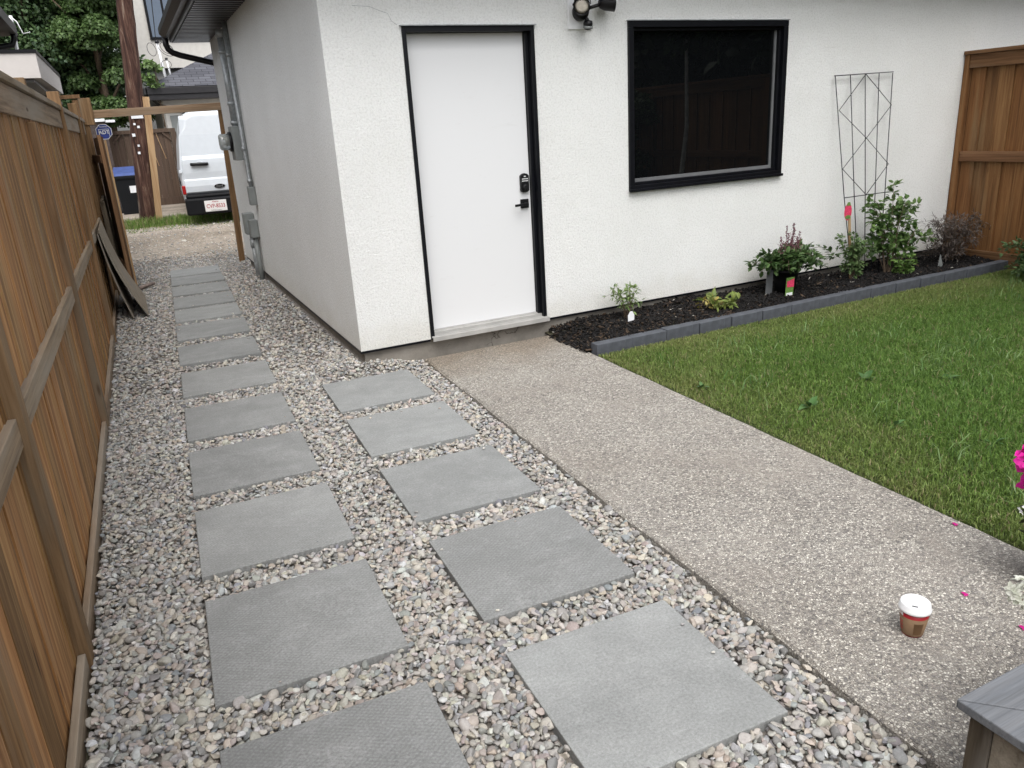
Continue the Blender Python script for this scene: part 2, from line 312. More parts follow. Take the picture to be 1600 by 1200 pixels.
class MB:
    def __init__(s): s.v = []; s.f = []; s.c = []; s.sm = []; s.tint = (1, 1, 1)
    def add(s, vs, fs, smooth=False):
        b = len(s.v); s.v += [tuple(x) for x in vs]; s.c += [s.tint]*len(vs)
        s.f += [tuple(b+i for i in f) for f in fs]; s.sm += [smooth]*len(fs); return s
    def rt(s, k=.12, warm=.04):
        t = random.uniform(1-k, 1+k); s.tint = (t*(1+random.uniform(-warm, warm)), t, t*(1+random.uniform(-warm, warm))); return s
    def box(s, x0, x1, y0, y1, z0, z1, mat=None):
        vs = [Vector((x, y, z)) for z in (z0, z1) for x, y in ((x0, y0), (x1, y0), (x1, y1), (x0, y1))]
        if mat: vs = [mat @ v for v in vs]
        return s.add(vs, [(3, 2, 1, 0), (4, 5, 6, 7), (0, 1, 5, 4), (1, 2, 6, 5), (2, 3, 7, 6), (3, 0, 4, 7)])
    def beam(s, p, q, w, h, up=(0, 0, 1)):
        p = Vector(p); q = Vector(q); d = (q-p).normalized(); u = Vector(up); a = d.cross(u)
        if a.length < 1e-4: a = d.cross(Vector((1, 0, 0)))
        a.normalize(); b = a.cross(d)
        vs = [c + a*sx*w/2 + b*sy*h/2 for c in (p, q) for sx, sy in ((-1, -1), (1, -1), (1, 1), (-1, 1))]
        return s.add(vs, [(0, 1, 2, 3), (7, 6, 5, 4), (1, 0, 4, 5), (2, 1, 5, 6), (3, 2, 6, 7), (0, 3, 7, 4)])
    def tube(s, pts, r, n=10, r1=None, cap=True, jit=0):
        pts = [Vector(p) for p in pts]; vs = []; fs = []; N = len(pts)
        pa = None
        for i, p in enumerate(pts):
            d = (pts[min(i+1, N-1)] - pts[max(i-1, 0)]).normalized()
            if pa is None:
                pa = d.cross(Vector((0, 0, 1)))
                if pa.length < .05: pa = d.cross(Vector((1, 0, 0)))
            pa = (pa - d*pa.dot(d)).normalized(); pb = d.cross(pa)
            rr = r if r1 is None else r+(r1-r)*i/(N-1)
            for k in range(n):
                t = 2*math.pi*k/n; q = rr*(1+(random.uniform(-jit, jit) if jit else 0))
                vs.append(p+pa*math.cos(t)*q+pb*math.sin(t)*q)
        for i in range(N-1):
            for k in range(n): fs.append((i*n+k, i*n+(k+1) % n, (i+1)*n+(k+1) % n, (i+1)*n+k))
        s.add(vs, fs, True)
        if cap:
            b = len(s.v)-len(vs)
            s.f += [tuple(b+k for k in reversed(range(n))), tuple(b+(N-1)*n+k for k in range(n))]; s.sm += [False, False]
        return s
    def lathe(s, prof, c=(0, 0, 0), n=28, mat=None, capb=True, capt=True):
        vs = []; fs = []; N = len(prof)
        for r, z in prof:
            for k in range(n):
                t = 2*math.pi*k/n; v = Vector((r*math.cos(t), r*math.sin(t), z))
                vs.append((mat @ v if mat else v) + Vector(c))
        for i in range(N-1):
            for k in range(n): fs.append((i*n+k, i*n+(k+1) % n, (i+1)*n+(k+1) % n, (i+1)*n+k))
        s.add(vs, fs, True); b = len(s.v)-len(vs)
        if capb: s.f.append(tuple(b+k for k in reversed(range(n)))); s.sm.append(False)
        if capt: s.f.append(tuple(b+(N-1)*n+k for k in range(n))); s.sm.append(False)
        return s
    def prism(s, poly, a, b, axis):
        """poly: 2D points in the plane normal to axis (order of remaining axes), extruded from a to b"""
        def P(u, v, t): return {0: (t, u, v), 1: (u, t, v), 2: (u, v, t)}[axis]
        n = len(poly); vs = [P(u, v, a) for u, v in poly]+[P(u, v, b) for u, v in poly]
        fs = [tuple(reversed(range(n))), tuple(range(n, 2*n))]+[(i, (i+1) % n, n+(i+1) % n, n+i) for i in range(n)]
        return s.add(vs, fs)
    def build(s, name, m, parent=None, bevel=0, recalc=True):
        me = bpy.data.meshes.new(name); me.from_pydata(s.v, [], s.f)
        for p, q in zip(me.polygons, s.sm): p.use_smooth = q
        at = me.color_attributes.new('col', 'FLOAT_COLOR', 'POINT')
        at.data.foreach_set('color', [x for c in s.c for x in (*c, 1)])
        if recalc:
            bm = bmesh.new(); bm.from_mesh(me); bmesh.ops.recalc_face_normals(bm, faces=bm.faces); bm.to_mesh(me); bm.free()
        return link(name, me, m, parent, bevel=bevel)
def text(name, body, size, mw, m, parent, ext=.0008, bold=0, xs=1):
    cu = bpy.data.curves.new(name+'_c', 'FONT'); cu.body = body; cu.size = size; cu.align_x = 'CENTER'; cu.align_y = 'CENTER'
    cu.extrude = ext; cu.offset = bold; cu.resolution_u = 3
    t = bpy.data.objects.new(name+'_t', cu); COL.objects.link(t); bpy.context.view_layer.update()
    me = bpy.data.meshes.new_from_object(t); bpy.data.objects.remove(t); me.materials.clear()
    me.transform(mw @ Matrix.Diagonal((xs, 1, 1, 1))); return link(name, me, m, parent)
def fr(o, x, y):  # frame from origin and x/y axes
    x = Vector(x).normalized(); y = Vector(y).normalized(); z = x.cross(y)
    return Matrix(((x[0], y[0], z[0], o[0]), (x[1], y[1], z[1], o[1]), (x[2], y[2], z[2], o[2]), (0, 0, 0, 1)))

def leafmesh(name, P, D, Nn, L, Wd, C, m, parent=None, fold=.25, droop=.15):
    """P base points, D axis, Nn normal, L length, Wd half width, C colours -> one mesh of folded leaves (6 verts)"""
    n = len(P); D = D/np.linalg.norm(D, axis=1, keepdims=True)
    B = np.cross(D, Nn); B /= np.linalg.norm(B, axis=1, keepdims=True)+1e-9; Nn = np.cross(B, D)
    L = L[:, None]; Wd = Wd[:, None]
    m1 = P+D*L*.35; m2 = P+D*L*.7-Nn*L*droop*.4
    tip = P+D*L-Nn*L*droop
    V = np.stack([P, m1+B*Wd+Nn*Wd*fold, m2+B*Wd*.75+Nn*Wd*fold, tip, m2-B*Wd*.75+Nn*Wd*fold, m1-B*Wd+Nn*Wd*fold, m1, m2], 1).reshape(-1, 3)
    q = np.array([[0, 1, 6, 6], [1, 2, 7, 6], [2, 3, 7, 7], [0, 6, 5, 5], [6, 7, 4, 5], [7, 3, 4, 4]])
    T = np.array([[0, 1, 6], [1, 2, 7], [1, 7, 6], [2, 3, 7], [0, 6, 5], [6, 7, 4], [6, 4, 5], [7, 3, 4]])
    F = (np.arange(n)[:, None, None]*8+T[None]).reshape(-1, 3)
    return link(name, npmesh(name, V, F, 3, np.repeat(C, 8, 0)), m, parent)
def rcol(n, a, b, k=.15):
    t = rng.random((n, 1)); c = np.array(a)*(1-t)+np.array(b)*t; return np.clip(c*(1+rng.uniform(-k, k, (n, 1))), .001, 1)
def unit(n):
    v = rng.normal(size=(n, 3)); return v/np.linalg.norm(v, axis=1, keepdims=True)

# ---------------------------------------------------------------- setting: ground sheets
def sstep(a, b, x): t = np.clip((x-a)/(b-a), 0, 1); return t*t*(3-2*t)
def rise_(X, Y): return .078*sstep(-.32, -.03, X)*sstep(-.24, -.03, Y)*(1-.95*sstep(.05, .5, X))*(Y < 5.5)
def gh(y): return -.05+.31*sstep(6.4, 10.2, y)
def sheet(name, xs, ys, hf, m, kind='structure', jit=0):
    X, Y = np.meshgrid(xs, ys); Z = hf(X, Y)
    if jit: Z = Z+rng.uniform(-jit, jit, Z.shape)
    V = np.stack([X.ravel(), Y.ravel(), Z.ravel()], 1); nx = len(xs); ny = len(ys)
    i = np.arange(nx-1)[None]+nx*np.arange(ny-1)[:, None]; i = i.ravel()
    F = np.stack([i, i+1, i+nx+1, i+nx], 1)
    return tag(link(name, npmesh(name, V, F, 4, np.ones((len(V), 3)), True), m), kind=kind)
sheet('ground', [-300, -60, -20, -8, 0, 8, 20, 60, 300], [-300, -50, -10, 0, 6.4]+list(np.linspace(6.8, 10.2, 10))+[14, 20, 50, 300], lambda X, Y: gh(Y)-.01, MT['soil'])
sheet('gravel_path', list(np.linspace(-1.68, .55, 40)), list(np.linspace(-6.5, 7.6, 60)), lambda X, Y: gh(Y)+.012+rise_(X, Y), MT['bed'])
sheet('alley_road', list(np.linspace(-14, 16, 60)), list(np.linspace(6.9, 9.75, 14)), lambda X, Y: gh(Y)+.016+0*X, MT['dirt'], jit=.004)
sheet('parking_pad', list(np.linspace(-14, 16, 40)), list(np.linspace(10.9, 19, 20)), lambda X, Y: gh(Y)+.012+0*X, MT['dirt'], jit=.004)
# patio walk of exposed aggregate, a slab with softly broken arris
def xl(y): return .46+.0375*y if y > -4.3 else .30
def xr(y): return 1.535+.022*y
ys = list(np.linspace(-.035, -6.5, 66)); mb = MB(); vs = []; fs = []
for y in ys:
    j = random.uniform(-.005, .005); k = random.uniform(-.004, .004)
    a0, b0 = xl(y)+j, xr(y)+k
    vs += [(a0-.004, y, -.09), (a0, y, -.006), (a0+.012, y, .004), (b0-.012, y, .004), (b0, y, -.006), (b0+.004, y, -.09)]
for i in range(len(ys)-1):
    for k in range(5): fs.append((i*6+k, i*6+k+1, (i+1)*6+k+1, (i+1)*6+k))
fs.append((5, 4, 3, 2, 1, 0)); mb.add(vs, fs, False); tag(mb.build('concrete_walk', MT['aggregate']), kind='structure')
# lawn ground
lg = sheet('lawn_ground', list(np.linspace(0, 4.75, 40)), list(np.linspace(-9, -.70, 60)), lambda X, Y: -.012+.008*np.sin(X*1.3+Y)*np.cos(Y*1.1), MT['lawnsoil'])
for v in lg.data.vertices: v.co.x += 1.536+.022*v.co.y

# ---------------------------------------------------------------- pavers
WP = .61; TH = -math.atan(.042)
def paver_mesh(name):
    mb = MB(); mb.box(0, WP, 0, WP, -.045, 0); return mb
pro = {}
def paver(x, y, label, tread):
    key = 'a' if tread else 'b'
    if key not in pro:
        mb = MB(); mb.box(0, WP, 0, WP, -.045, 0)
        o = mb.build('paver', MT['paver_'+key], bevel=.003); pro[key] = o
    else:
        o = pro[key].copy(); COL.objects.link(o)
    o.location = (x, y, random.uniform(-.001, .002)); o.rotation_euler = (random.uniform(-.002, .002), random.uniform(-.002, .002), TH+random.uniform(-.004, .004))
    tag(o, label, 'paving slab', 'grey square pavers set in the pebbles'); return o
YL = [5.489, 4.815, 4.093, 3.344, 2.636, 1.862, 1.014, .147, -.719, -1.509, -2.304, -3.094, -3.898]
YR = [-.770, -1.539, -2.332, -3.133, -3.932]
names = ['farthest', 'second farthest', 'third farthest', 'fourth farthest', 'fifth farthest', 'sixth farthest', 'middle, seventh,', 'sixth nearest', 'fifth nearest', 'fourth nearest', 'third nearest', 'second nearest', 'nearest']
extra = ['by the gravel alley', 'lying close behind the farthest', '', '', '', 'dark', '', 'pale worn', 'beside the garage corner', '', '', 'with a fine diamond tread', 'with a fine diamond tread']
PRECT = []
for i, y in enumerate(YL):
    x = -1.212+.042*y; lab = ' '.join(('grey square paver, %s of the left row by the fence' % names[i]).split())
    paver(x, y, lab, i >= 7); PRECT.append((x, y))
nr = ['farthest', 'second farthest', 'middle', 'second nearest', 'nearest']
for i, y in enumerate(YR):
    x = -.332+.042*y; paver(x, y, 'grey square paver, %s of the five in the right row beside the concrete walk' % nr[i], i in (3,)); PRECT.append((x, y))

# ---------------------------------------------------------------- pebbles
def base_stones(sub, n):
    out = []
    bm = bmesh.new(); bmesh.ops.create_icosphere(bm, subdivisions=sub, radius=1)
    bm.verts.ensure_lookup_table(); V0 = np.array([v.co[:] for v in bm.verts]); F0 = np.array([[v.index for v in f.verts] for f in bm.faces]); bm.free()
    for k in range(n):
        V = V0.copy(); ang = rng.random() < .75
        for _ in range(rng.integers(7, 12) if ang else rng.integers(2, 5)):
            nrm = unit(1)[0]; d = rng.uniform(.38, .72) if ang else rng.uniform(.65, .9)
            t = V@nrm-d; V = V-np.where(t > 0, t, 0)[:, None]*nrm*.985
        V *= 1+.06*np.sin(V0@unit(1)[0]*3)[:, None]
        out.append(V)
    return out, F0
PAL = np.array([(.33, .32, .30), (.40, .38, .35), (.27, .265, .26), (.46, .43, .38), (.37, .31, .27), (.44, .38, .31), (.22, .24, .27), (.30, .29, .30), (.53, .50, .44), (.36, .30, .275), (.19, .19, .195), (.49, .44, .36), (.31, .335, .35), (.56, .54, .50), (.42, .34, .27)])
PAL = PAL*.62+PAL.mean(1,keepdims=True)*.38*np.array((1.03,1.005,.92))
PW = np.array([10, 11, 8, 10, 6, 7, 5, 6, 7, 5, 3, 4, 5, 4, 2.]); PW /= PW.sum()
def keep_mask(X, Y):
    k = np.ones(len(X), bool)
    c, s_ = math.cos(-TH), math.sin(-TH)
    for px, py in PRECT:
        u = c*(X-px)-s_*(Y-py); v = s_*(X-px)+c*(Y-py)
        k &= ~((u > -.006) & (u < WP+.006) & (v > -.004) & (v < WP-.002))
    fx = -1.655+.014*Y+.004
    k &= X > fx
    k &= ~((Y > -.02) & (Y < 5.6) & (X > -.015))
    k &= ~((Y < 0.01) & (X > (.46+.0375*np.maximum(Y, -4.3))-.012))
    k &= ~((Y > 5.6) & (X > .95))
    return k
def pebbles(y0, y1, sp, sub, smin, smax, layers, zoff=0., drop=None):
    Vs = []; Fs = []; Cs = []; nb = 0
    stones, F0 = base_stones(sub, 14); nv = len(stones[0])
    for ly in range(layers):
        gx, gy = np.meshgrid(np.arange(-1.68, 1.0, sp), np.arange(y0, y1, sp)); X = gx.ravel()+rng.uniform(-.5, .5, gx.size)*sp; Y = gy.ravel()+rng.uniform(-.5, .5, gx.size)*sp
        k = keep_mask(X, Y)
        if drop is not None: k &= rng.random(len(X)) > drop(Y)
        X = X[k]; Y = Y[k]; n = len(X)
        patch = .5+.5*np.sin(X*2.1+3*np.sin(Y*.9))*np.cos(Y*1.7)
        a = np.exp(rng.normal(0, .30, n))*(smin+smax)/2; a = np.clip(a, smin*.75, smax*1.35)
        b = a*rng.uniform(.62, .95, n); c = a*rng.uniform(.38, .7, n)
        z = gh(Y)+rise_(X, Y)+(.022 if ly == 0 else .034)+rng.uniform(-.006, .007, n)+zoff+(gh(Y)+.05)*0
        th = rng.uniform(0, 2*np.pi, n); tx = rng.normal(0, .35, n); ty = rng.normal(0, .35, n)
        ci = rng.choice(len(PAL), n, p=PW); C = np.minimum(PAL[ci], .47)*.9*(1+rng.normal(0, .10, (n, 1)))*(1+rng.normal(0, .02, (n, 3)))
        C = C*(.97+.06*patch[:, None])
        sh = rng.integers(0, len(stones), n)
        ST = np.stack(stones)[sh]*np.stack([a, b, c], 1)[:, None, :]
        # rotate x, y tilt then z
        x, y, zz = ST[..., 0], ST[..., 1], ST[..., 2]
        ctx, stx = np.cos(tx)[:, None], np.sin(tx)[:, None]; y, zz = y*ctx-zz*stx, y*stx+zz*ctx
        cty, sty = np.cos(ty)[:, None], np.sin(ty)[:, None]; x, zz = x*cty+zz*sty, -x*sty+zz*cty
        ct, st = np.cos(th)[:, None], np.sin(th)[:, None]; x, y = x*ct-y*st, x*st+y*ct
        V = np.stack([x+X[:, None], y+Y[:, None], zz+z[:, None]], -1)
        Vs.append(V.reshape(-1, 3)); Fs.append((np.arange(n)[:, None, None]*nv+F0[None]+nb).reshape(-1, 3)); nb += n*nv
        Cs.append(np.repeat(np.clip(C, .03, .8), nv, 0))
    return np.concatenate(Vs), np.concatenate(Fs), np.concatenate(Cs)
allv = []; allf = []; allc = []; off = 0
for spec in ((-5.3, -2.4, .0205, 3, .0100, .0195, 2), (-2.4, .4, .0205, 2, .0100, .0185, 2), (.4, 7.7, .0265, 2, .012, .020, 1)):
    dr = (lambda Y: sstep(6.6, 7.6, Y)) if spec[1] > 5 else None
    V, F, C = pebbles(*spec, drop=dr, zoff=.004 if spec[1] > 5 else 0); allv.append(V); allf.append(F+off); allc.append(C); off += len(V)
# a few stray stones kicked onto the slabs
st2, F2 = base_stones(2, 8); nn2 = 46; XX = []; YY = []
for k in range(nn2):
    px, py = PRECT[random.randrange(len(PRECT))]; e = random.choice((0, 1, 2, 3)); t = random.random()*.58; q = random.uniform(.008, .05)
    XX.append(px+(t if e < 2 else (q if e == 2 else WP-q))); YY.append(py+((q if e == 0 else WP-q) if e < 2 else t)-.02)
XX = np.array(XX); YY = np.array(YY); a_ = rng.uniform(.004, .012, nn2)
ST = np.stack(st2)[rng.integers(0, 8, nn2)]*np.stack([a_, a_*.8, a_*.5], 1)[:, None, :]+np.stack([XX, YY, a_*.4+.001], 1)[:, None, :]
allv.append(ST.reshape(-1, 3)); allf.append((np.arange(nn2)[:, None, None]*len(st2[0])+F2[None]).reshape(-1, 3)+off); allc.append(np.repeat(PAL[rng.integers(0, len(PAL), nn2)], len(st2[0]), 0))
peb = link('pebbles', npmesh('pebbles', np.concatenate(allv), np.concatenate(allf), 3, np.concatenate(allc), False), MT['pebble'])
tag(peb, 'mixed grey and tan river pebbles filling the ground round the pavers', 'gravel', kind='stuff')
# loose chips on the alley
stones, F0 = base_stones(1, 8); n = 5200
X = rng.uniform(-3.2, 3.0, n); Y = 6.9+2.7*rng.random(n)**1.1; a = np.clip(np.exp(rng.normal(0, .4, n))*.013, .005, .035)
ST = np.stack(stones)[rng.integers(0, 8, n)]*np.stack([a, a*.8, a*.55], 1)[:, None, :]; th = rng.uniform(0, 6.28, n); ct, st = np.cos(th)[:, None], np.sin(th)[:, None]
V = np.stack([ST[..., 0]*ct-ST[..., 1]*st+X[:, None], ST[..., 0]*st+ST[..., 1]*ct+Y[:, None], ST[..., 2]+(gh(Y)+.019)[:, None]], -1)
nv = len(stones[0]); C = PAL[rng.integers(0, len(PAL), n)]*1.12
tag(link('alley_stones', npmesh('alley_stones', V.reshape(-1, 3), (np.arange(n)[:, None, None]*nv+F0[None]).reshape(-1, 3), 3, np.repeat(C, nv, 0), True), MT['pebble']),
    'loose pale stones scattered over the dirt alley beyond the gate', 'gravel', kind='stuff')

# ---------------------------------------------------------------- garage
GX1 = 11.; GY1 = 5.54; ZS = .135
g = thing('garage', (0, 0, 0), 'white stucco garage with black trimmed window and dark eaves', 'garage')
DX0, DX1, DZ0, DZ1 = .5305, 1.507, .133, 2.2533
WX0, WX1, WZ0, WZ1 = 2.30, 3.888, 1.041, 2.280
mb = MB(); T = .11; TOP = 2.80   # walls are 11 cm slabs around the openings
for (x0, x1, z0, z1) in ((0, DX0, ZS, TOP), (DX0, DX1, DZ1, TOP), (DX1, WX0, ZS, TOP), (WX0, WX1, WZ1, TOP), (WX0, WX1, ZS, WZ0), (WX1, GX1, ZS, TOP)):
    mb.box(x0, x1, 0, T, z0, z1)
mb.box(0, T, T, GY1, ZS, TOP); mb.box(0, GX1, GY1, GY1+T, ZS, TOP); mb.box(GX1-T, GX1, T, GY1, ZS, TOP)
wall = mb.build('wall', MT['stucco'], g)
bm = bmesh.new(); bm.from_mesh(wall.data); bmesh.ops.remove_doubles(bm, verts=bm.verts, dist=.0005)
bm.to_mesh(wall.data); bm.free()
mb = MB(); mb.box(.028, GX1, .03, GY1, -.3, ZS-.004); mb.build('foundation', MT['found'], g)
mb = MB(); mb.box(-.002, DX0-.005, -.004, .04, ZS-.016, ZS-.001); mb.box(DX1+.005, GX1, -.004, .04, ZS-.016, ZS-.001); mb.box(-.004, .04, .0, GY1+.02, ZS-.016, ZS-.001); mb.build('drip_flashing', MT['black'], g)
# roof with dark soffits
OV = .43; OF = .40
mb = MB(); z0 = TOP
mb.box(-OV, GX1+OV, -OF, 0, z0, z0+.012); mb.box(-OV, -.0, .001, GY1+.11, z0, z0+.012); mb.box(-OV, GX1, GY1+.11, GY1+.22, z0, z0+.012)
y = -OF+.02
while y < GY1+.20:      # ribs of the vented soffit
    mb.box(-OV+.01, -.004, y, y+.055, z0-.016, z0); y += .115
mb.build('soffit', MT['soffit'], g)
mb = MB(); mb.box(-OV-.02, -OV, -OF-.02, GY1+.24, z0-.012, z0+.15); mb.box(-OV, GX1+OV, -OF-.02, -OF, z0-.012, z0+.15); mb.box(-OV, GX1, GY1+.22, GY1+.24, z0-.012, z0+.15)
mb.build('fascia', MT['gutter'], g)
mb = MB(); prof = [(-OV-.02, z0+.03), (-OV-.075, z0+.03), (-OV-.125, z0+.085), (-OV-.125, z0+.15), (-OV-.118, z0+.15), (-OV-.118, z0+.09), (-OV-.072, z0+.037), (-OV-.02, z0+.037)]
mb.prism(prof, -OF, GY1+.25, 1); mb.build('gutter', MT['gutter'], g)
mb = MB(); mb.add([(-OV-.03, -OF-.03, z0+.16), (GX1+OV, -OF-.03, z0+.16), (GX1+OV, GY1+.25, z0+.16), (-OV-.03, GY1+.25, z0+.16), (2.4, 2.7, z0+1.1), (GX1-2, 2.7, z0+1.1)], [(0, 1, 5, 4), (1, 2, 5), (2, 3, 4, 5), (3, 0, 4), (3, 2, 1, 0)]); mb.build('roof', MT['shingle'], g)
# downspout at the back corner
mb = MB(); mb.tube([(-.50, GY1+.20, z0+.05), (-.50, GY1+.20, z0-.04), (-.485, GY1+.20, z0-.09), (-.44, GY1+.2, z0-.13), (-.36, GY1+.2, z0-.16), (.06, GY1+.17, z0-.27), (.10, GY1+.16, z0-.36), (.10, GY1+.16, .1)], .036, 10); mb.build('downspout', MT['black2'], g)
# window
wf = MB(); B = .045
wf.box(WX0, WX1, -.022, .05, WZ1-B, WZ1); wf.box(WX0, WX1, -.022, .05, WZ0, WZ0+B)
wf.box(WX0, WX0+B, -.022, .05, WZ0+B, WZ1-B); wf.box(WX1-B, WX1, -.022, .05, WZ0+B, WZ1-B)
i = .022
wf.box(WX0+B, WX1-B, .012, .06, WZ1-B-i, WZ1-B); wf.box(WX0+B, WX1-B, .008, .06, WZ0+B, WZ0+B+i)
wf.box(WX0+B, WX0+B+i, .012, .06, WZ0+B+i, WZ1-B-i); wf.box(WX1-B-i, WX1-B, .012, .06, WZ0+B+i, WZ1-B-i)
win = wf.build('window', MT['black'], g, bevel=.003)
mb = MB(); mb.box(WX0-.008, WX1+.008, -.038, -.022, WZ0-.004, WZ0+.018); mb.build('sill', MT['black'], win, bevel=.003)
mb = MB(); mb.box(WX0-.006, WX1+.006, -.028, 0, WZ1+.001, WZ1+.007); mb.build('head_flashing', MT['galv'], win)
b2 = B+i
mb = MB(); mb.box(WX0+b2, WX1-b2, .042, .058, WZ0+b2, WZ0+b2+.026); mb.box(WX1-b2-.022, WX1-b2, .042, .058, WZ0+b2+.026, WZ1-b2); mb.build('glazing_bead', MT['greyframe'], win)
mb = MB(); mb.box(WX0+b2, WX1-b2, .052, .056, WZ0+b2, WZ1-b2); mb.build('pane', MT['glass'], win)
mb = MB(); mb.tube([(.505, -.0004, 2.262), (.47, -.0004, 2.285), (.45, -.0004, 2.33), (.40, -.0004, 2.345), (.33, -.0004, 2.37), (.22, -.0004, 2.375)], .0013, 5); mb.build('hairline_crack', MT['galv'], g)
# door
df = MB(); ft = .028; jx = .030
df.box(DX0, DX0+ft, -.012, .105, DZ0, DZ1); df.box(DX1-ft, DX1, -.012, .105, DZ0, DZ1); df.box(DX0+ft, DX1-ft, -.012, .105, DZ1-.034, DZ1)
df.box(DX1-ft-jx+.006, DX1-ft, .035, .105, DZ0, DZ1-.034); df.box(DX0+ft, DX0+ft+.003, .03, .105, DZ0, DZ1-.034)
SX0, SX1, SZ0, SZ1 = DX0+ft+.004, DX1-ft-jx+.004, .185, DZ1-.036
mb = MB(); mb.box(SX0, SX1, .07, .112, SZ0, SZ1); door = mb.build('door', MT['door'], g, bevel=.002)
df.build('frame', MT['black'], door, bevel=.002)
mb = MB(); mb.box(DX0+.004, DX1+.006, -.045, .07, ZS+.012, ZS+.020); mb.box(DX0+.004, DX1+.006, -.045, -.037, ZS-.012, ZS+.012); mb.box(DX0+ft, DX1-ft, .02, .105, ZS+.02, ZS+.042); mb.box(DX0+ft, DX1-ft, .055, .105, ZS+.042, ZS+.049)

for yy in (-.03, -.018, -.006, .006): mb.box(DX0+.006, DX1+.004, yy, yy+.004, ZS+.020, ZS+.0225)
mb.build('threshold', MT['sillmetal'], door)
mb = MB(); lx, lz = 1.402, 1.188
pr = [(lx-.034, lz-.058), (lx-.02, lz-.07), (lx+.02, lz-.07), (lx+.034, lz-.058), (lx+.034, lz+.05), (lx+.02, lz+.062), (lx, lz+.067), (lx-.02, lz+.062), (lx-.034, lz+.05)]
mb.prism(pr, .045, .0702, 1); Mx = Matrix.Rotation(R_(90), 4, 'X'); mb.lathe([(.023, 0), (.023, .012), (.018, .018)], (lx, .045, lz-.035), 24, Mx); lock = mb.build('keypad_lock', MT['black2'], door, bevel=.002)
mb = MB()
for r in range(2):
    for c in range(5): mb.box(lx-.024+c*.0105, lx-.0175+c*.0105, .0435, .0452, lz+.008+r*.015, lz+.015+r*.015)
mb.box(lx-.008, lx+.008, .0435, .0452, lz+.042, lz+.048); mb.build('keypad_button', MT['white'], door)
mb = MB(); hx, hz = 1.398, 1.033
mb.box(hx-.033, hx+.033, .056, .0702, hz-.033, hz+.033); mb.tube([(hx, .056, hz), (hx, .012, hz)], .010, 12); mb.beam((hx+.008, .012, hz), (hx-.105, .010, hz-.004), .012, .018); mb.build('handle', MT['black2'], door, bevel=.002)
# pegs at the corners of the head flashings
for x0, x1, z in ((DX0, DX1, DZ1), (WX0, WX1, WZ1)):
    pass
mb = MB(); mb.box(DX0-.012, DX1+.012, -.03, 0, DZ1+.001, DZ1+.007); mb.build('head_flashing', MT['galv'], g)
# utility gear on the side wall
mt = thing('electric_meter', (-.06, 4.15, 1.5), 'grey electric meter box with round glass meter on garage side wall', 'electric meter')
mb = MB(); mb.box(-.125, -.002, 4.0, 4.30, 1.40, 1.76); mb.build('meter_box', MT['greybox'], mt, bevel=.008)
My = Matrix.Rotation(R_(-90), 4, 'Y')
mb = MB(); mb.lathe([(.105, 0), (.105, .025), (.098, .03)], (-.125, 4.16, 1.60), 28, My); mb.build('meter_ring', MT['black2'], mt)
mb = MB(); mb.lathe([(.088, .0), (.086, .09), (.07, .105), (.0, .108)], (-.152, 4.16, 1.60), 28, My, True, False); mb.build('meter_glass', MT['meterglass'], mt)
mb = MB(); mb.tube([(-.06, 4.18, 1.76), (-.06, 4.18, 2.66)], .034, 14); mb.tube([(-.06, 4.18, 2.66), (-.06, 4.18, 2.74)], .045, 14)
for z in (1.78, 1.98, 2.5): mb.tube([(-.06, 4.18, z), (-.06, 4.18, z+.035)], .043, 14)
mb.build('service_mast', MT['galv'], mt)
cn = thing('conduit', (-.04, 3.9, 1.), 'thin grey conduit running down to a small box below the meter', 'conduit')
mb = MB(); mb.tube([(-.035, 3.94, 2.79), (-.035, 3.94, 1.42), (-.035, 3.92, 1.2), (-.035, 3.90, 1.12)], .021, 12)
for z in (2.45, 1.5, 1.16): mb.tube([(-.035, 3.94 if z > 1.3 else 3.905, z), (-.035, 3.94 if z > 1.3 else 3.905, z+.04)], .028, 12)
mb.build('pipe', MT['galv'], cn)
mb = MB(); mb.tube([(-.02, 3.86, 2.79), (-.02, 3.86, .93)], .007, 8); mb.build('cable', MT['greybox'], cn)
mb = MB(); mb.box(-.075, -.002, 3.84, 3.95, .92, 1.12); mb.build('junction_box', MT['greybox'], cn, bevel=.006)
lc = thing('service_box', (-.05, 4.1, .6), 'low pair of grey boxes on pipes rising from the pebbles at garage wall', 'service box')
mb = MB(); mb.box(-.115, -.002, 4.28, 4.46, .56, .80); mb.build('box_cover', MT['greybox'], lc, bevel=.008)
mb = MB(); mb.box(-.09, -.002, 4.06, 4.22, .54, .74); mb.build('box_cover', MT['greybox'], lc, bevel=.008)
mb = MB(); mb.tube([(-.05, 4.36, .56), (-.05, 4.36, -.04)], .028, 12); mb.tube([(-.05, 4.36, .40), (-.05, 4.36, .50)], .036, 12); mb.build('pipe', MT['galv'], lc)
mb = MB(); mb.tube([(-.045, 4.12, .54), (-.045, 4.10, -.04)], .028, 12); mb.build('pipe', MT['greybox'], lc)
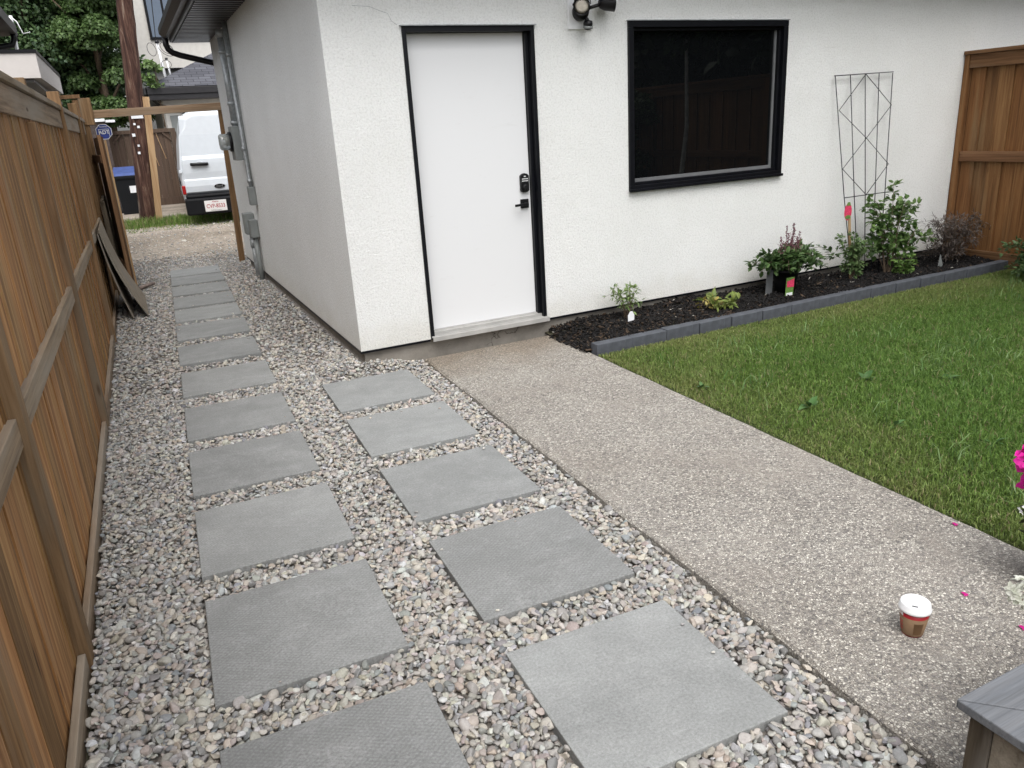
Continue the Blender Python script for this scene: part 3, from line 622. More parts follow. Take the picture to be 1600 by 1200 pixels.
# flood lamp
fl = thing('flood_light', (1.89, 0, 2.35), 'dark twin headed security light on white plate above the door', 'security light')
mb = MB(); mb.box(1.785, 1.985, -.018, -.0005, 2.225, 2.44); mb.build('mounting_plate', MT['white'], fl, bevel=.003)
mb = MB(); mb.box(1.77, 2.0, -.03, -.0005, 2.44, 2.448); mb.build('plate_flashing', MT['galv'], fl)
mb = MB(); mb.lathe([(.058, .018), (.06, .05), (.05, .075), (.02, .085)], (1.875, 0, 2.335), 24, Mx); mb.build('base', MT['black2'], fl)
def head(c, d, face):
    d = Vector(d).normalized(); q = d.to_track_quat('Z', 'Y').to_matrix().to_4x4()
    mb = MB(); mb.lathe([(.018, -.055), (.035, -.045), (.05, -.01), (.058, .045), (.06, .06), (.055, .06), (.052, .05)], c, 26, q, True, False)
    for k in range(7):
        t = math.pi*(k+.5)/7; a = q @ Vector((math.cos(t)*.052, math.sin(t)*.052, -.03)); b = q @ Vector((math.cos(t)*.064, math.sin(t)*.064, .045)); mb.beam(a+Vector(c), b+Vector(c), .005, .012)
    h = mb.build('lamp_head', MT['black2'], fl)
    mb = MB(); mb.lathe([(.052, .048), (.03, .051), (.0, .052)], c, 24, q, True, False); mb.build('lens', MT['lampface'], h)
head((1.84, -.125, 2.375), (-.55, -.72, -.42), 1); head((2.045, -.11, 2.385), (.86, -.30, -.02), 0)
mb = MB(); mb.tube([(1.875, -.06, 2.36), (1.86, -.095, 2.375)], .016, 10); mb.tube([(1.90, -.06, 2.35), (1.96, -.09, 2.365), (2.0, -.105, 2.375)], .012, 10); mb.build('swivel_arm', MT['black2'], fl)
mb = MB(); mb.lathe([(.0, -.035), (.022, -.03), (.032, -.012), (.034, .01), (.028, .028), (.0, .034)], (1.905, -.085, 2.245), 20, Matrix.Rotation(R_(15), 4, 'X'), False, False); mb.tube([(1.90, -.06, 2.30), (1.905, -.085, 2.27)], .014, 10); sn = mb.build('motion_sensor', MT['black2'], fl)
mb = MB(); mb.lathe([(.0345, -.014), (.0352, .004)], (1.905, -.087, 2.236), 20, Matrix.Rotation(R_(15), 4, 'X'), True, True); mb.build('sensor_lens', MT['greybox'], sn)

# ---------------------------------------------------------------- left fence
def PX(y): return -1.650+.014*y      # post front edge
def BX(y): return PX(y)-.055         # board plane
lf = thing('wood_fence', (-1.7, 0, 0), 'weathered cedar board fence along the left side of the path', 'fence')
posts = [-5.1, -2.6, -.1, 2.4, 4.9]; FT = 1.93
skw = Matrix(((1, .014, 0, 0), (0, 1, 0, 0), (0, 0, 1, 0), (0, 0, 0, 1)))
def fbox(mb, x0, x1, y0, y1, z0, z1): mb.box(x0-1.65, x1-1.65, y0, y1, z0, z1, skw)
bays = [(-7.5, -5.1)]+[(posts[i], posts[i+1]) for i in range(4)]+[(4.9, 6.25)]
for (a, b) in bays:
    mb = MB(); y = a+.005; k = 0
    while y < b-.01:
        w = min(.138+random.uniform(-.004, .006), b-.005-y); mb.rt(.27, .08); d = .0 if k % 2 else .004
        e = random.uniform(-.002, .002)
        fbox(mb, -.038-.018-d+e, -.038-d+e, y, y+w-.003, -.12, 1.94)
        y += w+.002; k += 1
    mb.build('board_panel', MT['cedar'], lf)
for i, p in enumerate(posts):
    mb = MB(); mb.rt(.08); hz = [2.0, 2.0, 2.06, 2.075, 2.10][i]; fbox(mb, -.089, .0, p-.045, p+.044, -.3, hz) if i != 2 else fbox(mb, -.09, .0, p-.045, p+.044, -.3, 1.775)
    if i == 2: mb.build('post', MT['cedar_post'], lf, bevel=.004); mb = MB(); fbox(mb, -.27, -.10, 1.0, 1.09, .5, 2.085)
    mb.build('post', MT['cedar_post'], lf, bevel=.004)
def rail(a, b, z0, z1, th, nm, mt, z0b=None):
    mb = MB(); mb.rt(.12); fbox(mb, -.055, -.055+th, a, b, z0, z1); return mb.build(nm, mt, lf, bevel=.003)
rail(-7.5, -5.15, .79, .88, .036, 'mid_rail', MT['cedar_rail'])
for (a, b) in ((-5.05, -2.65), (-2.55, -.15), (-.05, 2.35), (2.45, 4.85), (4.95, 6.2)): rail(a, b, .785+random.uniform(-.006, .006), .875, .038, 'mid_rail', MT['cedar_rail'])
for (a, b) in ((-7.5, .06), (.065, 2.35), (2.45, 4.85), (4.95, 6.22)):
    rail(a, b, 1.79, 1.925, .030, 'top_rail', MT['cedar_rail'])
    mb = MB(); mb.rt(.1); fbox(mb, -.085, -.008, a, b, 1.932, 1.968); mb.build('cap', MT['cedar_rail'], lf, bevel=.004)
for (a, b) in ((-7.5, -5.15), (-5.05, -2.65), (-2.55, -.15), (-.05, 2.35), (2.45, 4.85)):
    mb = MB(); mb.rt(.1); fbox(mb, -.0365, -.012, a, b, -.12, .035); mb.build('kick_board', MT['cedar_rail'], lf, bevel=.003)
# ---------------------------------------------------------------- gate
gt = thing('garden_gate', (-1.45, 6.3, 0), 'wooden gateway with open brown gate leaf between fence and garage', 'gate')
mb = MB(); mb.rt(.05); mb.box(-1.62, -1.53, 6.25, 6.34, -.3, 2.0); mb.box(-1.60, -1.46, 6.235, 6.25, 1.9, 2.22); mb.build('gate_post', MT['cedar_post'], gt, bevel=.004)
mb = MB(); mb.rt(.05); mb.beam((.005, 6.33, -.3), (.075, 6.33, 2.10), .075, .08, (0, 1, 0)); mb.build('gate_post', MT['frame_wood'], gt, bevel=.004)
mb = MB(); mb.beam((-1.50, 6.28, 2.025), (.14, 6.28, 2.055), .038, .095); mb.build('header', MT['beam'], gt, bevel=.003)
gl = MB(); h0 = Vector((-1.515, 6.24, 0)); h1 = Vector((-1.405, 4.93, 0)); dd = (h1-h0).normalized(); nn_ = Vector((-dd.y, dd.x, 0))
n = 9
for k in range(n):
    p = h0+(h1-h0)*(k/n); q = h0+(h1-h0)*((k+1)/n); gl.rt(.12); gl.beam((p+q)/2+Vector((0, 0, .06)), (p+q)/2+Vector((0, 0, 1.74)), (q-p).length-.004, .018, nn_)
leaf = gl.build('gate_leaf', MT['plydark'], gt)
mb = MB(); mb.rt(.05); o_ = nn_*(-.0)
sgn = 1 if nn_.x < 0 else -1
mb.beam(h1+dd*-.03+nn_*-.03*sgn*-1+Vector((0, 0, .01)), h1+dd*-.03+nn_*-.03*sgn*-1+Vector((0, 0, 1.76)), .085, .036, nn_)
mb.build('end_stile', MT['frame_wood'], leaf, bevel=.003)
mb = MB(); mb.rt(.05); mb.beam(h1+Vector((.022, -.012, .01)), h1+Vector((.022, -.012, 1.70)), .02, .02, nn_); mb.build('edge_strip', MT['stud'], leaf, bevel=.003)
mb = MB(); 
for zz in (.25, 1.5):
    mb = MB(); mb.beam(h1+nn_*.05*sgn+Vector((0, .06, zz)), h0+nn_*.05*sgn+Vector((0, 0, zz)), .036, .085); mb.build('cross_rail', MT['plydark'], leaf)
# frame of a neighbour's arbor behind the fence
fw = thing('wooden_arbor', (-1.8, 5.5, 0), 'small reddish wooden arbor frame standing behind the left fence', 'arbor')
mb = MB(); mb.beam((-2.3, 5.5, 2.185), (-1.55, 5.5, 2.20), .09, .04); mb.build('top_rail', MT['frame_wood'], fw)
for x in (-2.28, -1.63):
    mb = MB(); mb.beam((x+.02, 5.5, -.05), (x+.02, 5.5, 2.165), .06, .06, (0, 1, 0)); mb.build('post', MT['frame_wood'], fw)
# leaning panels
def leaning(x_top, z_top, x_bot, y0, y1, bow, th, label, m):
    mb = MB(); N = 14; pts = []
    for i in range(N+1):
        t = i/N; pts.append((x_top+(x_bot-x_top)*t-bow*math.sin(math.pi*t), z_top*(1-t)+.0))
    vs = []; fs = []
    for i, (x, z) in enumerate(pts):
        for y in (y0-.0+.03*0, y1): vs += [(x, y, z), (x-th, y, z-th*.3)]
    for i in range(N):
        a = i*4; b = a+4
        fs += [(a, b, b+2, a+2), (a+1, a+3, b+3, b+1), (a, a+1, b+1, b), (a+2, b+2, b+3, a+3)]
    fs += [(0, 2, 3, 1), (N*4, N*4+1, N*4+3, N*4+2)]
    mb.add(vs, fs); o = mb.build('leaning_board', m); return tag(o, label, 'board', 'thin boards leaning on the fence')
leaning(-1.585, .88, -1.315, 3.2, 4.4, .045, .010, 'outer bowed thin plywood sheet leaning against the left fence', MT['ply'])
leaning(-1.60, .84, -1.45, 3.16, 4.35, .02, .010, 'inner thin plywood sheet leaning closest to the left fence', MT['ply'])
mb = MB(); mb.tube([(-1.37, 4.86, .015), (-1.29, 4.96, .018), (-1.19, 5.08, .02)], .024, 10, .020); tag(mb.build('branch', MT['log']), 'short grey branch lying on pebbles at the foot of gate leaf', 'branch')
# tall dark scrap boards stored between fence and gate leaf
sb = thing('stored_panel', (-1.55, 5.2, 0), 'dark wooden panel standing between the left fence and open gate leaf', 'panel')
mb = MB(); mb.beam((-1.535, 4.75, 0.0), (-1.545, 4.75, 1.05), .02, .05, (1, 0, 0)); mb.beam((-1.535, 5.9, 0.0), (-1.545, 5.9, 1.05), .02, .05, (1, 0, 0)); mb.beam((-1.545, 4.72, 1.05), (-1.545, 5.93, 1.05), .03, .03); mb.build('frame', MT['dkwood'], sb)
mb = MB(); mb.box(-1.548, -1.540, 4.78, 5.88, .03, 1.03); mb.build('board', MT['plydark'], sb)

# ---------------------------------------------------------------- right fence
rf = thing('stained_fence', (6.22, -.5, 0), 'reddish brown board fence meeting the garage wall at the right', 'fence')
for a, b in ((-2.5, 0), (-4.95, -2.5), (-7.4, -4.95)):
    mb = MB(); y = b-.06; k = 0
    while y > a+.02:
        w = min(.142+random.uniform(-.004, .004), y-a); d = 0 if k % 2 else .014; mb.rt(.14, .05)
        mb.box(6.245-d, 6.265-d, y-w, y-.003, .13, 1.96); y -= w-(.012 if k % 2 else 0); k += 1
    mb.build('board_panel', MT['redcedar'], rf)
    mb = MB(); mb.rt(.06); mb.box(6.18, 6.27, b-.055 if b == 0 else b-.045, b-.004 if b == 0 else b+.045, -.2, 1.97); mb.build('post', MT['redcedar'], rf, bevel=.004)
    mb = MB(); mb.rt(.06); mb.box(6.195, 6.232, a+.05, b-.06, .99, 1.085); mb.build('mid_rail', MT['redcedar_rail'], rf, bevel=.003)
    mb = MB(); mb.rt(.06); mb.box(6.188, 6.232, a+.0, b-.056, 1.85, 1.971); mb.build('top_rail', MT['redcedar_rail'], rf, bevel=.003)
    mb = MB(); mb.rt(.06); mb.box(6.16, 6.29, a, b-.006, 1.972, 2.005); mb.build('cap', MT['redcedar_rail'], rf, bevel=.003)
    mb = MB(); mb.rt(.06); mb.box(6.19, 6.228, a+.05, b-.05, -.05, .14); mb.build('kick_board', MT['redcedar_rail'], rf, bevel=.003)

# ---------------------------------------------------------------- flower bed: mulch, edging
def mz(x, y): return .055+.012*np.sin(x*5)*np.cos(y*9)-.05*sstep(1.95, 1.45, x)*1.0
xs = np.linspace(1.50, 6.2, 70); ys_ = np.linspace(-.62, .035, 14)
sheet('garden_bed', list(xs), list(ys_), lambda X, Y: .055+.012*np.sin(X*5)*np.cos(Y*9)-.052*(1-sstep(1.45, 1.95, X)), MT['soil'])
n = 24000; X = rng.uniform(1.47, 6.18, n); Y = rng.uniform(-.63, .02, n); k = X > 1.5+.05*rng.random(n)-.06*(Y < -.1)
X = X[k]; Y = Y[k]; n = len(X)
Z = .058+.012*np.sin(X*5)*np.cos(Y*9)-.052*(1-sstep(1.45, 1.95, X))+rng.uniform(0, .018, n)+.01*(Y > -.1)
Lc = np.clip(np.exp(rng.normal(0, .4, n))*.012, .004, .034); bx = np.array([(x, y, z) for z in (-1, 1) for x, y in ((-1, -1), (1, -.7), (.8, 1), (-1.1, .8))], float)
V = bx[None]*np.stack([Lc, Lc*rng.uniform(.25, .5, n), Lc*rng.uniform(.08, .2, n)], 1)[:, None]
th = rng.uniform(0, 6.28, n); tx = rng.normal(0, .5, n); c_, s_ = np.cos(tx)[:, None], np.sin(tx)[:, None]
x, y, z = V[..., 0], V[..., 1], V[..., 2]; x, z = x*c_+z*s_, -x*s_+z*c_; c_, s_ = np.cos(th)[:, None], np.sin(th)[:, None]; x, y = x*c_-y*s_, x*s_+y*c_
V = np.stack([x+X[:, None], y+Y[:, None], z+Z[:, None]], -1).reshape(-1, 3)
bf = np.array([(3, 2, 1, 0), (4, 5, 6, 7), (0, 1, 5, 4), (1, 2, 6, 5), (2, 3, 7, 6), (3, 0, 4, 7)])
C = rcol(n, (.005, .0048, .005), (.016, .014, .0135), .3); red = rng.random(n) < (.04+.35*(X < 2.9)*(rng.random(n) < .35)); C[red] = rcol(red.sum(), (.035, .022, .016), (.085, .06, .04), .3)
wt = rng.random(n) < .006; C[wt] = (.4, .38, .34)
tag(link('mulch', npmesh('mulch', V, (np.arange(n)[:, None, None]*8+bf[None]).reshape(-1, 4), 4, np.repeat(C, 8, 0)), MT['mulch']), 'black bark mulch covering the bed along the garage wall', 'mulch', kind='stuff')
proto = None; x = 1.53; i = 0; ordn = ['first', 'second', 'third', 'fourth', 'fifth', 'sixth', 'seventh', 'eighth', 'ninth', 'tenth', 'eleventh', 'twelfth', 'thirteenth', 'fourteenth', 'last']
NB = 15; step = (6.19-1.53)/NB
for i in range(NB):
    if proto is None:
        mb = MB(); L = step-.0015; w = .042
        poly = [(0, -w), (L-.07, -w), (L-.066, -w+.005), (L, -w+.005), (L, w), (0, w)]
        mb.prism(poly, -.10, .019, 2); proto = mb.build('edging_block', MT['edging'], bevel=.004); o = proto
    else: o = proto.copy(); COL.objects.link(o)
    yy = -.668+.010*math.sin(i*.9)+.002*random.uniform(-1, 1)
    o.location = (1.53+i*step, yy, .052+random.uniform(-.0015, .002)+.008*min(i, 3)/3); o.rotation_euler = (random.uniform(-.012, .012), random.uniform(-.003, .003), random.uniform(-.014, .014))
    tag(o, 'charcoal edging block between lawn and mulch, %s counted from the concrete walk' % ordn[i], 'edging block', 'charcoal blocks edging the flower bed')

# ---------------------------------------------------------------- grass
def grass(name, X, Y, Z, H, Wd, C, lean=.5):
    n = len(X); th = rng.uniform(0, 2*np.pi, n); d = np.stack([np.cos(th), np.sin(th), np.zeros(n)], 1)
    ph = rng.uniform(0, 2*np.pi, n); b = np.stack([np.cos(ph), np.sin(ph), np.zeros(n)], 1)*Wd[:, None]
    P = np.stack([X, Y, Z], 1); ln = np.abs(rng.normal(0, lean, n))[:, None]; up = np.array([0, 0, 1.])[None]
    mid = P+(up*.6+d*ln*.25)*H[:, None]; tip = P+(up*(1-.25*ln)+d*ln*.9)*H[:, None]
    V = np.stack([P-b, P+b, mid+b*.75, mid-b*.75, tip], 1).reshape(-1, 3)
    T = np.array([[0, 1, 2], [0, 2, 3], [3, 2, 4]]); F = (np.arange(n)[:, None, None]*5+T[None]).reshape(-1, 3)
    c5 = np.repeat(C, 5, 0)
    return link(name, npmesh(name, V, F, 3, c5), MT['grass'])
def fbm(X, Y, s):
    r = 0
    for k, a in ((1, 1.), (2.1, .5), (4.3, .3)):
        r = r+a*np.sin(X*s*k+1.7*np.sin(Y*s*k*.8+k))*np.cos(Y*s*k*1.1+1.3*np.sin(X*s*k*.7))
    return r/1.8
n = 380000; X = 1.42+rng.random(n)*4.76; Y = -.715-rng.random(n)**1.0*4.6
k = (X > xr(0)+.022*Y+.008+.025*rng.random(n)**2) & ((X-1.45)*.66+(-Y-.7)*1.0 < 4.3); X = X[k]; Y = Y[k]; n = len(X)
f1 = fbm(X, Y, 1.6); f2 = fbm(X+5, Y-3, 4.5); lush = sstep(.15, 1.0, X-1.6)*sstep(.1, .9, -Y-1.0)
edge_ = np.clip((X-(1.535+.022*Y))/.25, 0, 1)*np.clip((-.74-Y)/.5, 0, 1)
H = (.024+.022*rng.random(n)+.045*lush*(rng.random(n)*.6+.4)*(.6+.5*f1))*(.65+.35*edge_)
C = rcol(n, (.068, .135, .024), (.185, .285, .062), .34)
yel = np.clip(.36-.5*lush-.35*edge_+.28*f2+.25*rng.random(n), 0, 1)[:, None]; C = C*(1-yel)+rcol(n, (.20, .23, .075), (.34, .32, .14), .2)*yel
bl = np.clip(lush*(.5+.6*f1), 0, 1)[:, None]; C = C*(1-.45*bl)+np.array((.085, .20, .04))*.45*bl
st = rng.random(n) < .05; C[st] = rcol(st.sum(), (.25, .21, .11), (.36, .31, .18), .2)
tag(grass('lawn_grass', X, Y, np.full(n, -.012), H, .0017+.0018*rng.random(n), C, .75), 'green lawn grass with yellowish edges beside the concrete walk', 'grass', kind='stuff')
n = 9000; X = 1.6+rng.random(n)*4.2; Y = -1.1-rng.random(n)*3.6; f = fbm(X, Y, 2.3)+rng.normal(0, .25, n)
k = (f > .35) & ((X-1.45)*.66+(-Y-.7) < 4.3) & (X > 1.75+.022*Y); X = X[k]; Y = Y[k]; n = len(X)
tag(grass('long_grass', X, Y, np.full(n, -.01), rng.uniform(.07, .13, n), rng.uniform(.0022, .0040, n), rcol(n, (.09, .18, .05), (.22, .32, .13), .25), .9), 'longer pale tufts of grass standing in the lusher middle of lawn', 'grass', kind='stuff')
# verge grass across the alley
n = 22000; X = rng.uniform(-4, 5, n); Y = rng.normal(10.15, .42, n); Y = np.clip(Y, 9.3, 11.2)
H = .05+.17*rng.random(n)**1.3*np.exp(-((Y-10.2)/.5)**2); C = rcol(n, (.10, .19, .035), (.21, .30, .07), .25); y2 = rng.random(n) < .15; C[y2] = (.32, .30, .15)
tag(grass('verge_grass', X, Y, gh(Y)-.005, H, np.full(n, .006), C, .6), 'bright green weedy grass strip on the far side of alley', 'grass', kind='stuff')
# broad-leaved weeds
def weed(x, y, n, L, label):
    th = rng.uniform(0, 6.28, n); el = rng.uniform(.25, 1.2, n); D = np.stack([np.cos(th)*np.cos(el), np.sin(th)*np.cos(el), np.sin(el)], 1)
    N = np.stack([-np.cos(th)*np.sin(el), -np.sin(th)*np.sin(el), np.cos(el)], 1)
    P = np.tile(np.array([[x, y, .0]]), (n, 1))+D*.01
    o = leafmesh('weed', P, D, N, L*rng.uniform(.45, 1.0, n), L*.19*rng.uniform(.8, 1.2, n), rcol(n, (.05, .12, .03), (.11, .20, .07), .2), MT['leaf'], None, .2, .35)
    return tag(o, label, 'weed', 'broad leaved weeds in the lawn')
weed(1.93, -2.30, 7, .11, 'dark leafy dock weed nearest the concrete walk in the lawn')
weed(2.52, -2.17, 6, .10, 'broad leaved weed in the middle of the lawn')
weed(2.07, -2.74, 6, .08, 'ragged broad leaved weed in long grass near the walk')
weed(2.88, -2.43, 6, .09, 'small dandelion weed at the right of the lawn')
weed(1.66, -1.70, 6, .06, 'tiny dandelion rosette near the lawn edge by the walk')
weed(2.25, -3.15, 7, .07, 'small clover tuft below the pink flowers in the lawn')

# ---------------------------------------------------------------- plants
def stemmesh(lines, r, r1, name, m, parent):
    mb = MB()
    for l in lines: mb.tube(l, r, 6, r1, cap=False)
    return mb.build(name, m, parent, recalc=False)
def bush(root, stems, leaf_n, L, W, ca, cb, m=None, spread=.6, name='foliage', cluster=.03, comp=3, r=.004):
    """stems: list of point lists; compound leaves scattered along upper part of stems"""
    stemmesh(stems, r, r*.4, 'stem', MT['bark'], root)
    P = []; D = []; N = []
    for s_ in stems:
        s_ = [np.array(p) for p in s_]
        for _ in range(leaf_n):
            t = random.uniform(.25, 1)*(len(s_)-1); i = min(int(t), len(s_)-2); p = s_[i]+(s_[i+1]-s_[i])*(t-i)
            d = unit(1)[0]; d[2] = d[2]*.5+.15; d /= np.linalg.norm(d); q = p+d*random.uniform(.3, 1)*cluster
            for c in range(comp):
                e = d+unit(1)[0]*spread; e /= np.linalg.norm(e); P.append(q+e*.1*cluster*c); D.append(e); nn = np.array([0, 0, 1.])+unit(1)[0]*.45; N.append(nn)
    n = len(P); C = rcol(n, ca, cb, .2)
    leafmesh(name, np.array(P), np.array(D), np.array(N), L*rng.uniform(.6, 1.25, n), W*rng.uniform(.7, 1.2, n), C, m or MT['leaf'], root)
def arch(p, d, h, n=5, drop=.3):
    p = Vector(p); d = Vector(d); return [tuple(p+d*(i/n)+Vector((0, 0, h*(math.sin(min(1, i/n*1.15)*math.pi/2))-drop*h*(i/n)**3))) for i in range(n+1)]
# small nandina with white tag
r = thing('young_shrub', (2.13, -.2, .06), 'small light green shrub with a white tag at left end of bed', 'shrub')
bush(r, [arch((2.13+random.uniform(-.02, .02), -.22, .05), (random.uniform(-.17, .17), random.uniform(-.08, .1), 0), random.uniform(.17, .33), 5, .15) for _ in range(16)], 10, .046, .0075, (.11, .18, .05), (.21, .29, .10), spread=.5, comp=2, cluster=.02, r=.002)
o = MB(); o.prism([(2.06, .03), (2.115, .03), (2.118, .13), (2.10, .16), (2.078, .16), (2.058, .13)], -.325, -.323, 1); tg = tag(o.build('plant_tag', MT['tagwhite']), 'white plant tag standing in mulch before small light green shrub', 'plant tag')
tg2 = MB(); tg2.prism([(2.067, .05), (2.108, .05), (2.108, .085), (2.067, .085)], -.3275, -.3255, 1); tg2.build('print', MT['greyframe'], tg)
# peony-like small plant
r = thing('low_plant', (2.99, -.36, .06), 'low yellow green leafy plant in the mulch between shrub and potted plant', 'plant')
bush(r, [arch((2.97, -.36, .05), (math.cos(t)*.17, math.sin(t)*.12, 0), random.uniform(.05, .14), 4, .4) for t in np.linspace(0, 6.0, 9)], 5, .085, .016, (.10, .16, .03), (.22, .26, .07), spread=.45, comp=3, cluster=.02, r=.003)
bush(r, [arch((2.90, -.37, .05), (-random.uniform(.05, .17), random.uniform(-.06, .1), 0), random.uniform(.05, .13), 4, .5) for t in range(4)], 5, .06, .011, (.27, .24, .06), (.38, .30, .09), spread=.45, comp=2, cluster=.02, r=.003, name='yellowing_foliage')
# potted astilbe
pz = .06; pc = Vector((3.70, -.32, pz))
pt = thing('potted_astilbe', pc, 'black nursery pot of dark leaved astilbe with purple flower plumes', 'potted plant')
mb = MB(); mb.lathe([(.085, 0), (.095, .12), (.112, .20), (.118, .20), (.118, .222), (.108, .222), (.100, .19)], pc, 30, None, True, True); mb.build('pot', MT['pot'], pt)
mb = MB(); mb.prism([(pc.x-.20, pz+.0), (pc.x-.125, pz+.0), (pc.x-.12, pz+.24), (pc.x-.19, pz+.24)], pc.y+.02, pc.y+.024, 1); 
mb.build('backing_card', MT['greyframe'], pt)
st_ = []
for k in range(32):
    t = k*2.4; rr = random.uniform(.12, .40)*(1.3 if math.cos(t) > .7 else 1); st_.append(arch((pc.x, pc.y, pz+.2), (math.cos(t)*rr, math.sin(t)*rr*.62, 0), random.uniform(.10, .26), 6, .7))
bush(pt, st_, 20, .058, .015, (.035, .075, .022), (.085, .145, .045), spread=.5, comp=3, cluster=.035, r=.003)
pl = []; Pp = []
for dx, h in ((-.055, .585), (.045, .60), (-.005, .52), (.095, .55), (.14, .51), (-.09, .5), (.02, .49), (.07, .48)):
    b = np.array((pc.x+dx, pc.y+random.uniform(-.05, .05), pz+.25)); t_ = np.array((pc.x+dx*1.15, b[1], pz+h)); pl.append([tuple(b), tuple((b+t_)/2), tuple(t_)])
    for _ in range(90):
        u = random.uniform(.42, 1); w = (1-u)*.05+.003; Pp.append(b+(t_-b)*u+np.array((random.uniform(-w, w), random.uniform(-w, w), random.uniform(0, .015))))
stemmesh(pl, .003, .001, 'flower_stem', MT['bark'], pt); PA = np.array(Pp).reshape(-1, 90, 3)
for Pp in PA:
    n = 90; dd_ = unit(n); dd_[:, 2] = abs(dd_[:, 2])+.5
    leafmesh('flower_plume', Pp, dd_, unit(n), np.full(n, .013), np.full(n, .004), rcol(n, (.13, .045, .07), (.24, .10, .13), .2), MT['petal'], pt)
tg = thing('plant_label', (3.60, -.44, .06), 'pink picture label pushed in beside the black astilbe pot', 'plant tag')
mb = MB(); mb.prism([(3.575, .07), (3.665, .07), (3.675, .235), (3.585, .235)], -.452, -.450, 1); mb.build('card', MT['taggreen'], tg)
mb = MB(); mb.prism([(3.592, .155), (3.668, .150), (3.670, .222), (3.590, .205)], -.455, -.453, 1); mb.build('picture', MT['pink'], tg)
mb = MB(); mb.prism([(3.585, .08), (3.655, .08), (3.655, .105), (3.585, .105)], -.455, -.453, 1); mb.build('caption', MT['tagwhite'], tg)
# trellis
def TP(x, z): return (x, -.03-.2*(1.85-z)/1.75, z)
tr = thing('wire_trellis', (4.82, -.2, 0), 'black wire fan trellis with diamond pattern leaning on the white wall', 'trellis')
mb = MB(); rw = .0042
tops = [4.445, 4.63, 4.814, 4.99, 5.167]; lows = [4.536, 4.663, 4.805, 4.934, 5.064]; bot = [4.62, 4.70, 4.79, 4.875, 4.97]
for a_, b_, c_ in zip(tops, lows, bot): mb.tube([TP(a_, 1.84), TP(b_, .795), TP(c_, .08)], rw, 7)
mb.build('upright', MT['wire'], tr)
for a_, b_ in (((4.435, 1.835), (5.175, 1.848)), ((4.536, .793), (5.064, .795)), ((4.60, .366), (5.02, .368)), ((4.61, .312), (5.01, .313))):
    mb = MB(); mb.tube([TP(*a_), TP(*b_)], rw, 7); mb.build('crossbar', MT['wire'], tr)
mb = MB()
for L_ in ([(4.814, 1.838), (4.478, 1.547), (4.815, 1.294), (4.512, 1.047), (4.806, .797)], [(4.814, 1.838), (5.14, 1.564), (4.815, 1.294), (5.10, 1.048), (4.806, .797)]):
    mb.tube([Vector(TP(*p))+Vector((0, -.008, 0)) for p in L_], rw*.9, 7)
mb.build('diamond_wire', MT['wire'], tr)
# clematis with stake and pink label
r = thing('climbing_plant', (4.68, -.3, .06), 'thin climbing plant with a wooden stake at foot of the trellis', 'climbing plant')
bush(r, [arch((4.55+random.uniform(-.06, .06), -.32, .05), (random.uniform(-.16, .17), random.uniform(-.08, .08), 0), random.uniform(.15, .5), 6, .1) for _ in range(20)], 22, .036, .011, (.07, .13, .045), (.15, .22, .085), spread=.6, comp=3, cluster=.03, r=.002)
mb = MB(); mb.beam((4.53, -.30, .05), (4.46, -.29, .64), .022, .012, (0, 1, 0)); mb.build('stake', MT['stud'], r)
tg = thing('hanging_label', (4.42, -.3, .69), 'pink oval flower label on top of the stake by the trellis', 'plant tag')
mb = MB(); el_ = [(4.425+.045*math.cos(t), .69+.075*math.sin(t)) for t in np.linspace(0, 2*math.pi, 20)[:-1]]; mb.prism(el_, -.302, -.300, 1); mb.build('card', MT['pink'], tg)
mb = MB(); el_ = [(4.425+.034*math.cos(t), .645+.018*math.sin(t)) for t in np.linspace(0, 2*math.pi, 16)[:-1]]; mb.prism(el_, -.305, -.303, 1); mb.prism([(4.40, .745), (4.45, .745), (4.44, .775), (4.41, .775)], -.305, -.303, 1); mb.build('print', MT['taggreen'], tg)
# rose
r = thing('leafy_shrub', (5.05, -.35, .06), 'tall bright green leafy shrub growing right of the wire trellis', 'shrub')
sts = [arch((5.0+random.uniform(-.06, .06), -.34+random.uniform(-.04, .04), .05), (random.uniform(-.26, .40), random.uniform(-.12, .12), 0), random.uniform(.3, .72), 6, .12) for _ in range(22)]
sts += [arch((4.98, -.33, .05), (.02, .05, 0), .86, 6, .05), arch((4.95, -.33, .05), (-.22, .05, 0), .75, 6, .1)]
bush(r, sts, 19, .055, .019, (.055, .115, .03), (.15, .24, .07), spread=.6, comp=3, cluster=.05, r=.004)
bush(r, [arch((5.05, -.42, .05), (random.uniform(-.1, .25), random.uniform(-.12, .02), 0), random.uniform(.08, .22), 4, .3) for _ in range(7)], 9, .05, .018, (.09, .17, .04), (.17, .27, .07), spread=.6, comp=3, cluster=.04, r=.003, name='low_foliage')
# purple maple
r = thing('purple_maple', (5.83, -.38, .06), 'dark purple lacy leaved bush in the corner by the brown fence', 'shrub')
sts = [arch((5.83, -.36, .05), (math.cos(t)*random.uniform(.12, .45), math.sin(t)*random.uniform(.05, .2), 0), random.uniform(.15, .56), 6, .35) for t in np.linspace(0, 60, 44)]
bush(r, sts, 22, .052, .0045, (.055, .045, .04), (.14, .115, .10), spread=.7, comp=3, cluster=.06, r=.003)
mb = MB(); mb.prism([(5.52, .06), (5.60, .06), (5.54, .19)], -.45, -.445, 1); tag(mb.build('plant_marker', MT['greybox']), 'small grey plant marker in mulch beneath the purple bush', 'plant tag')
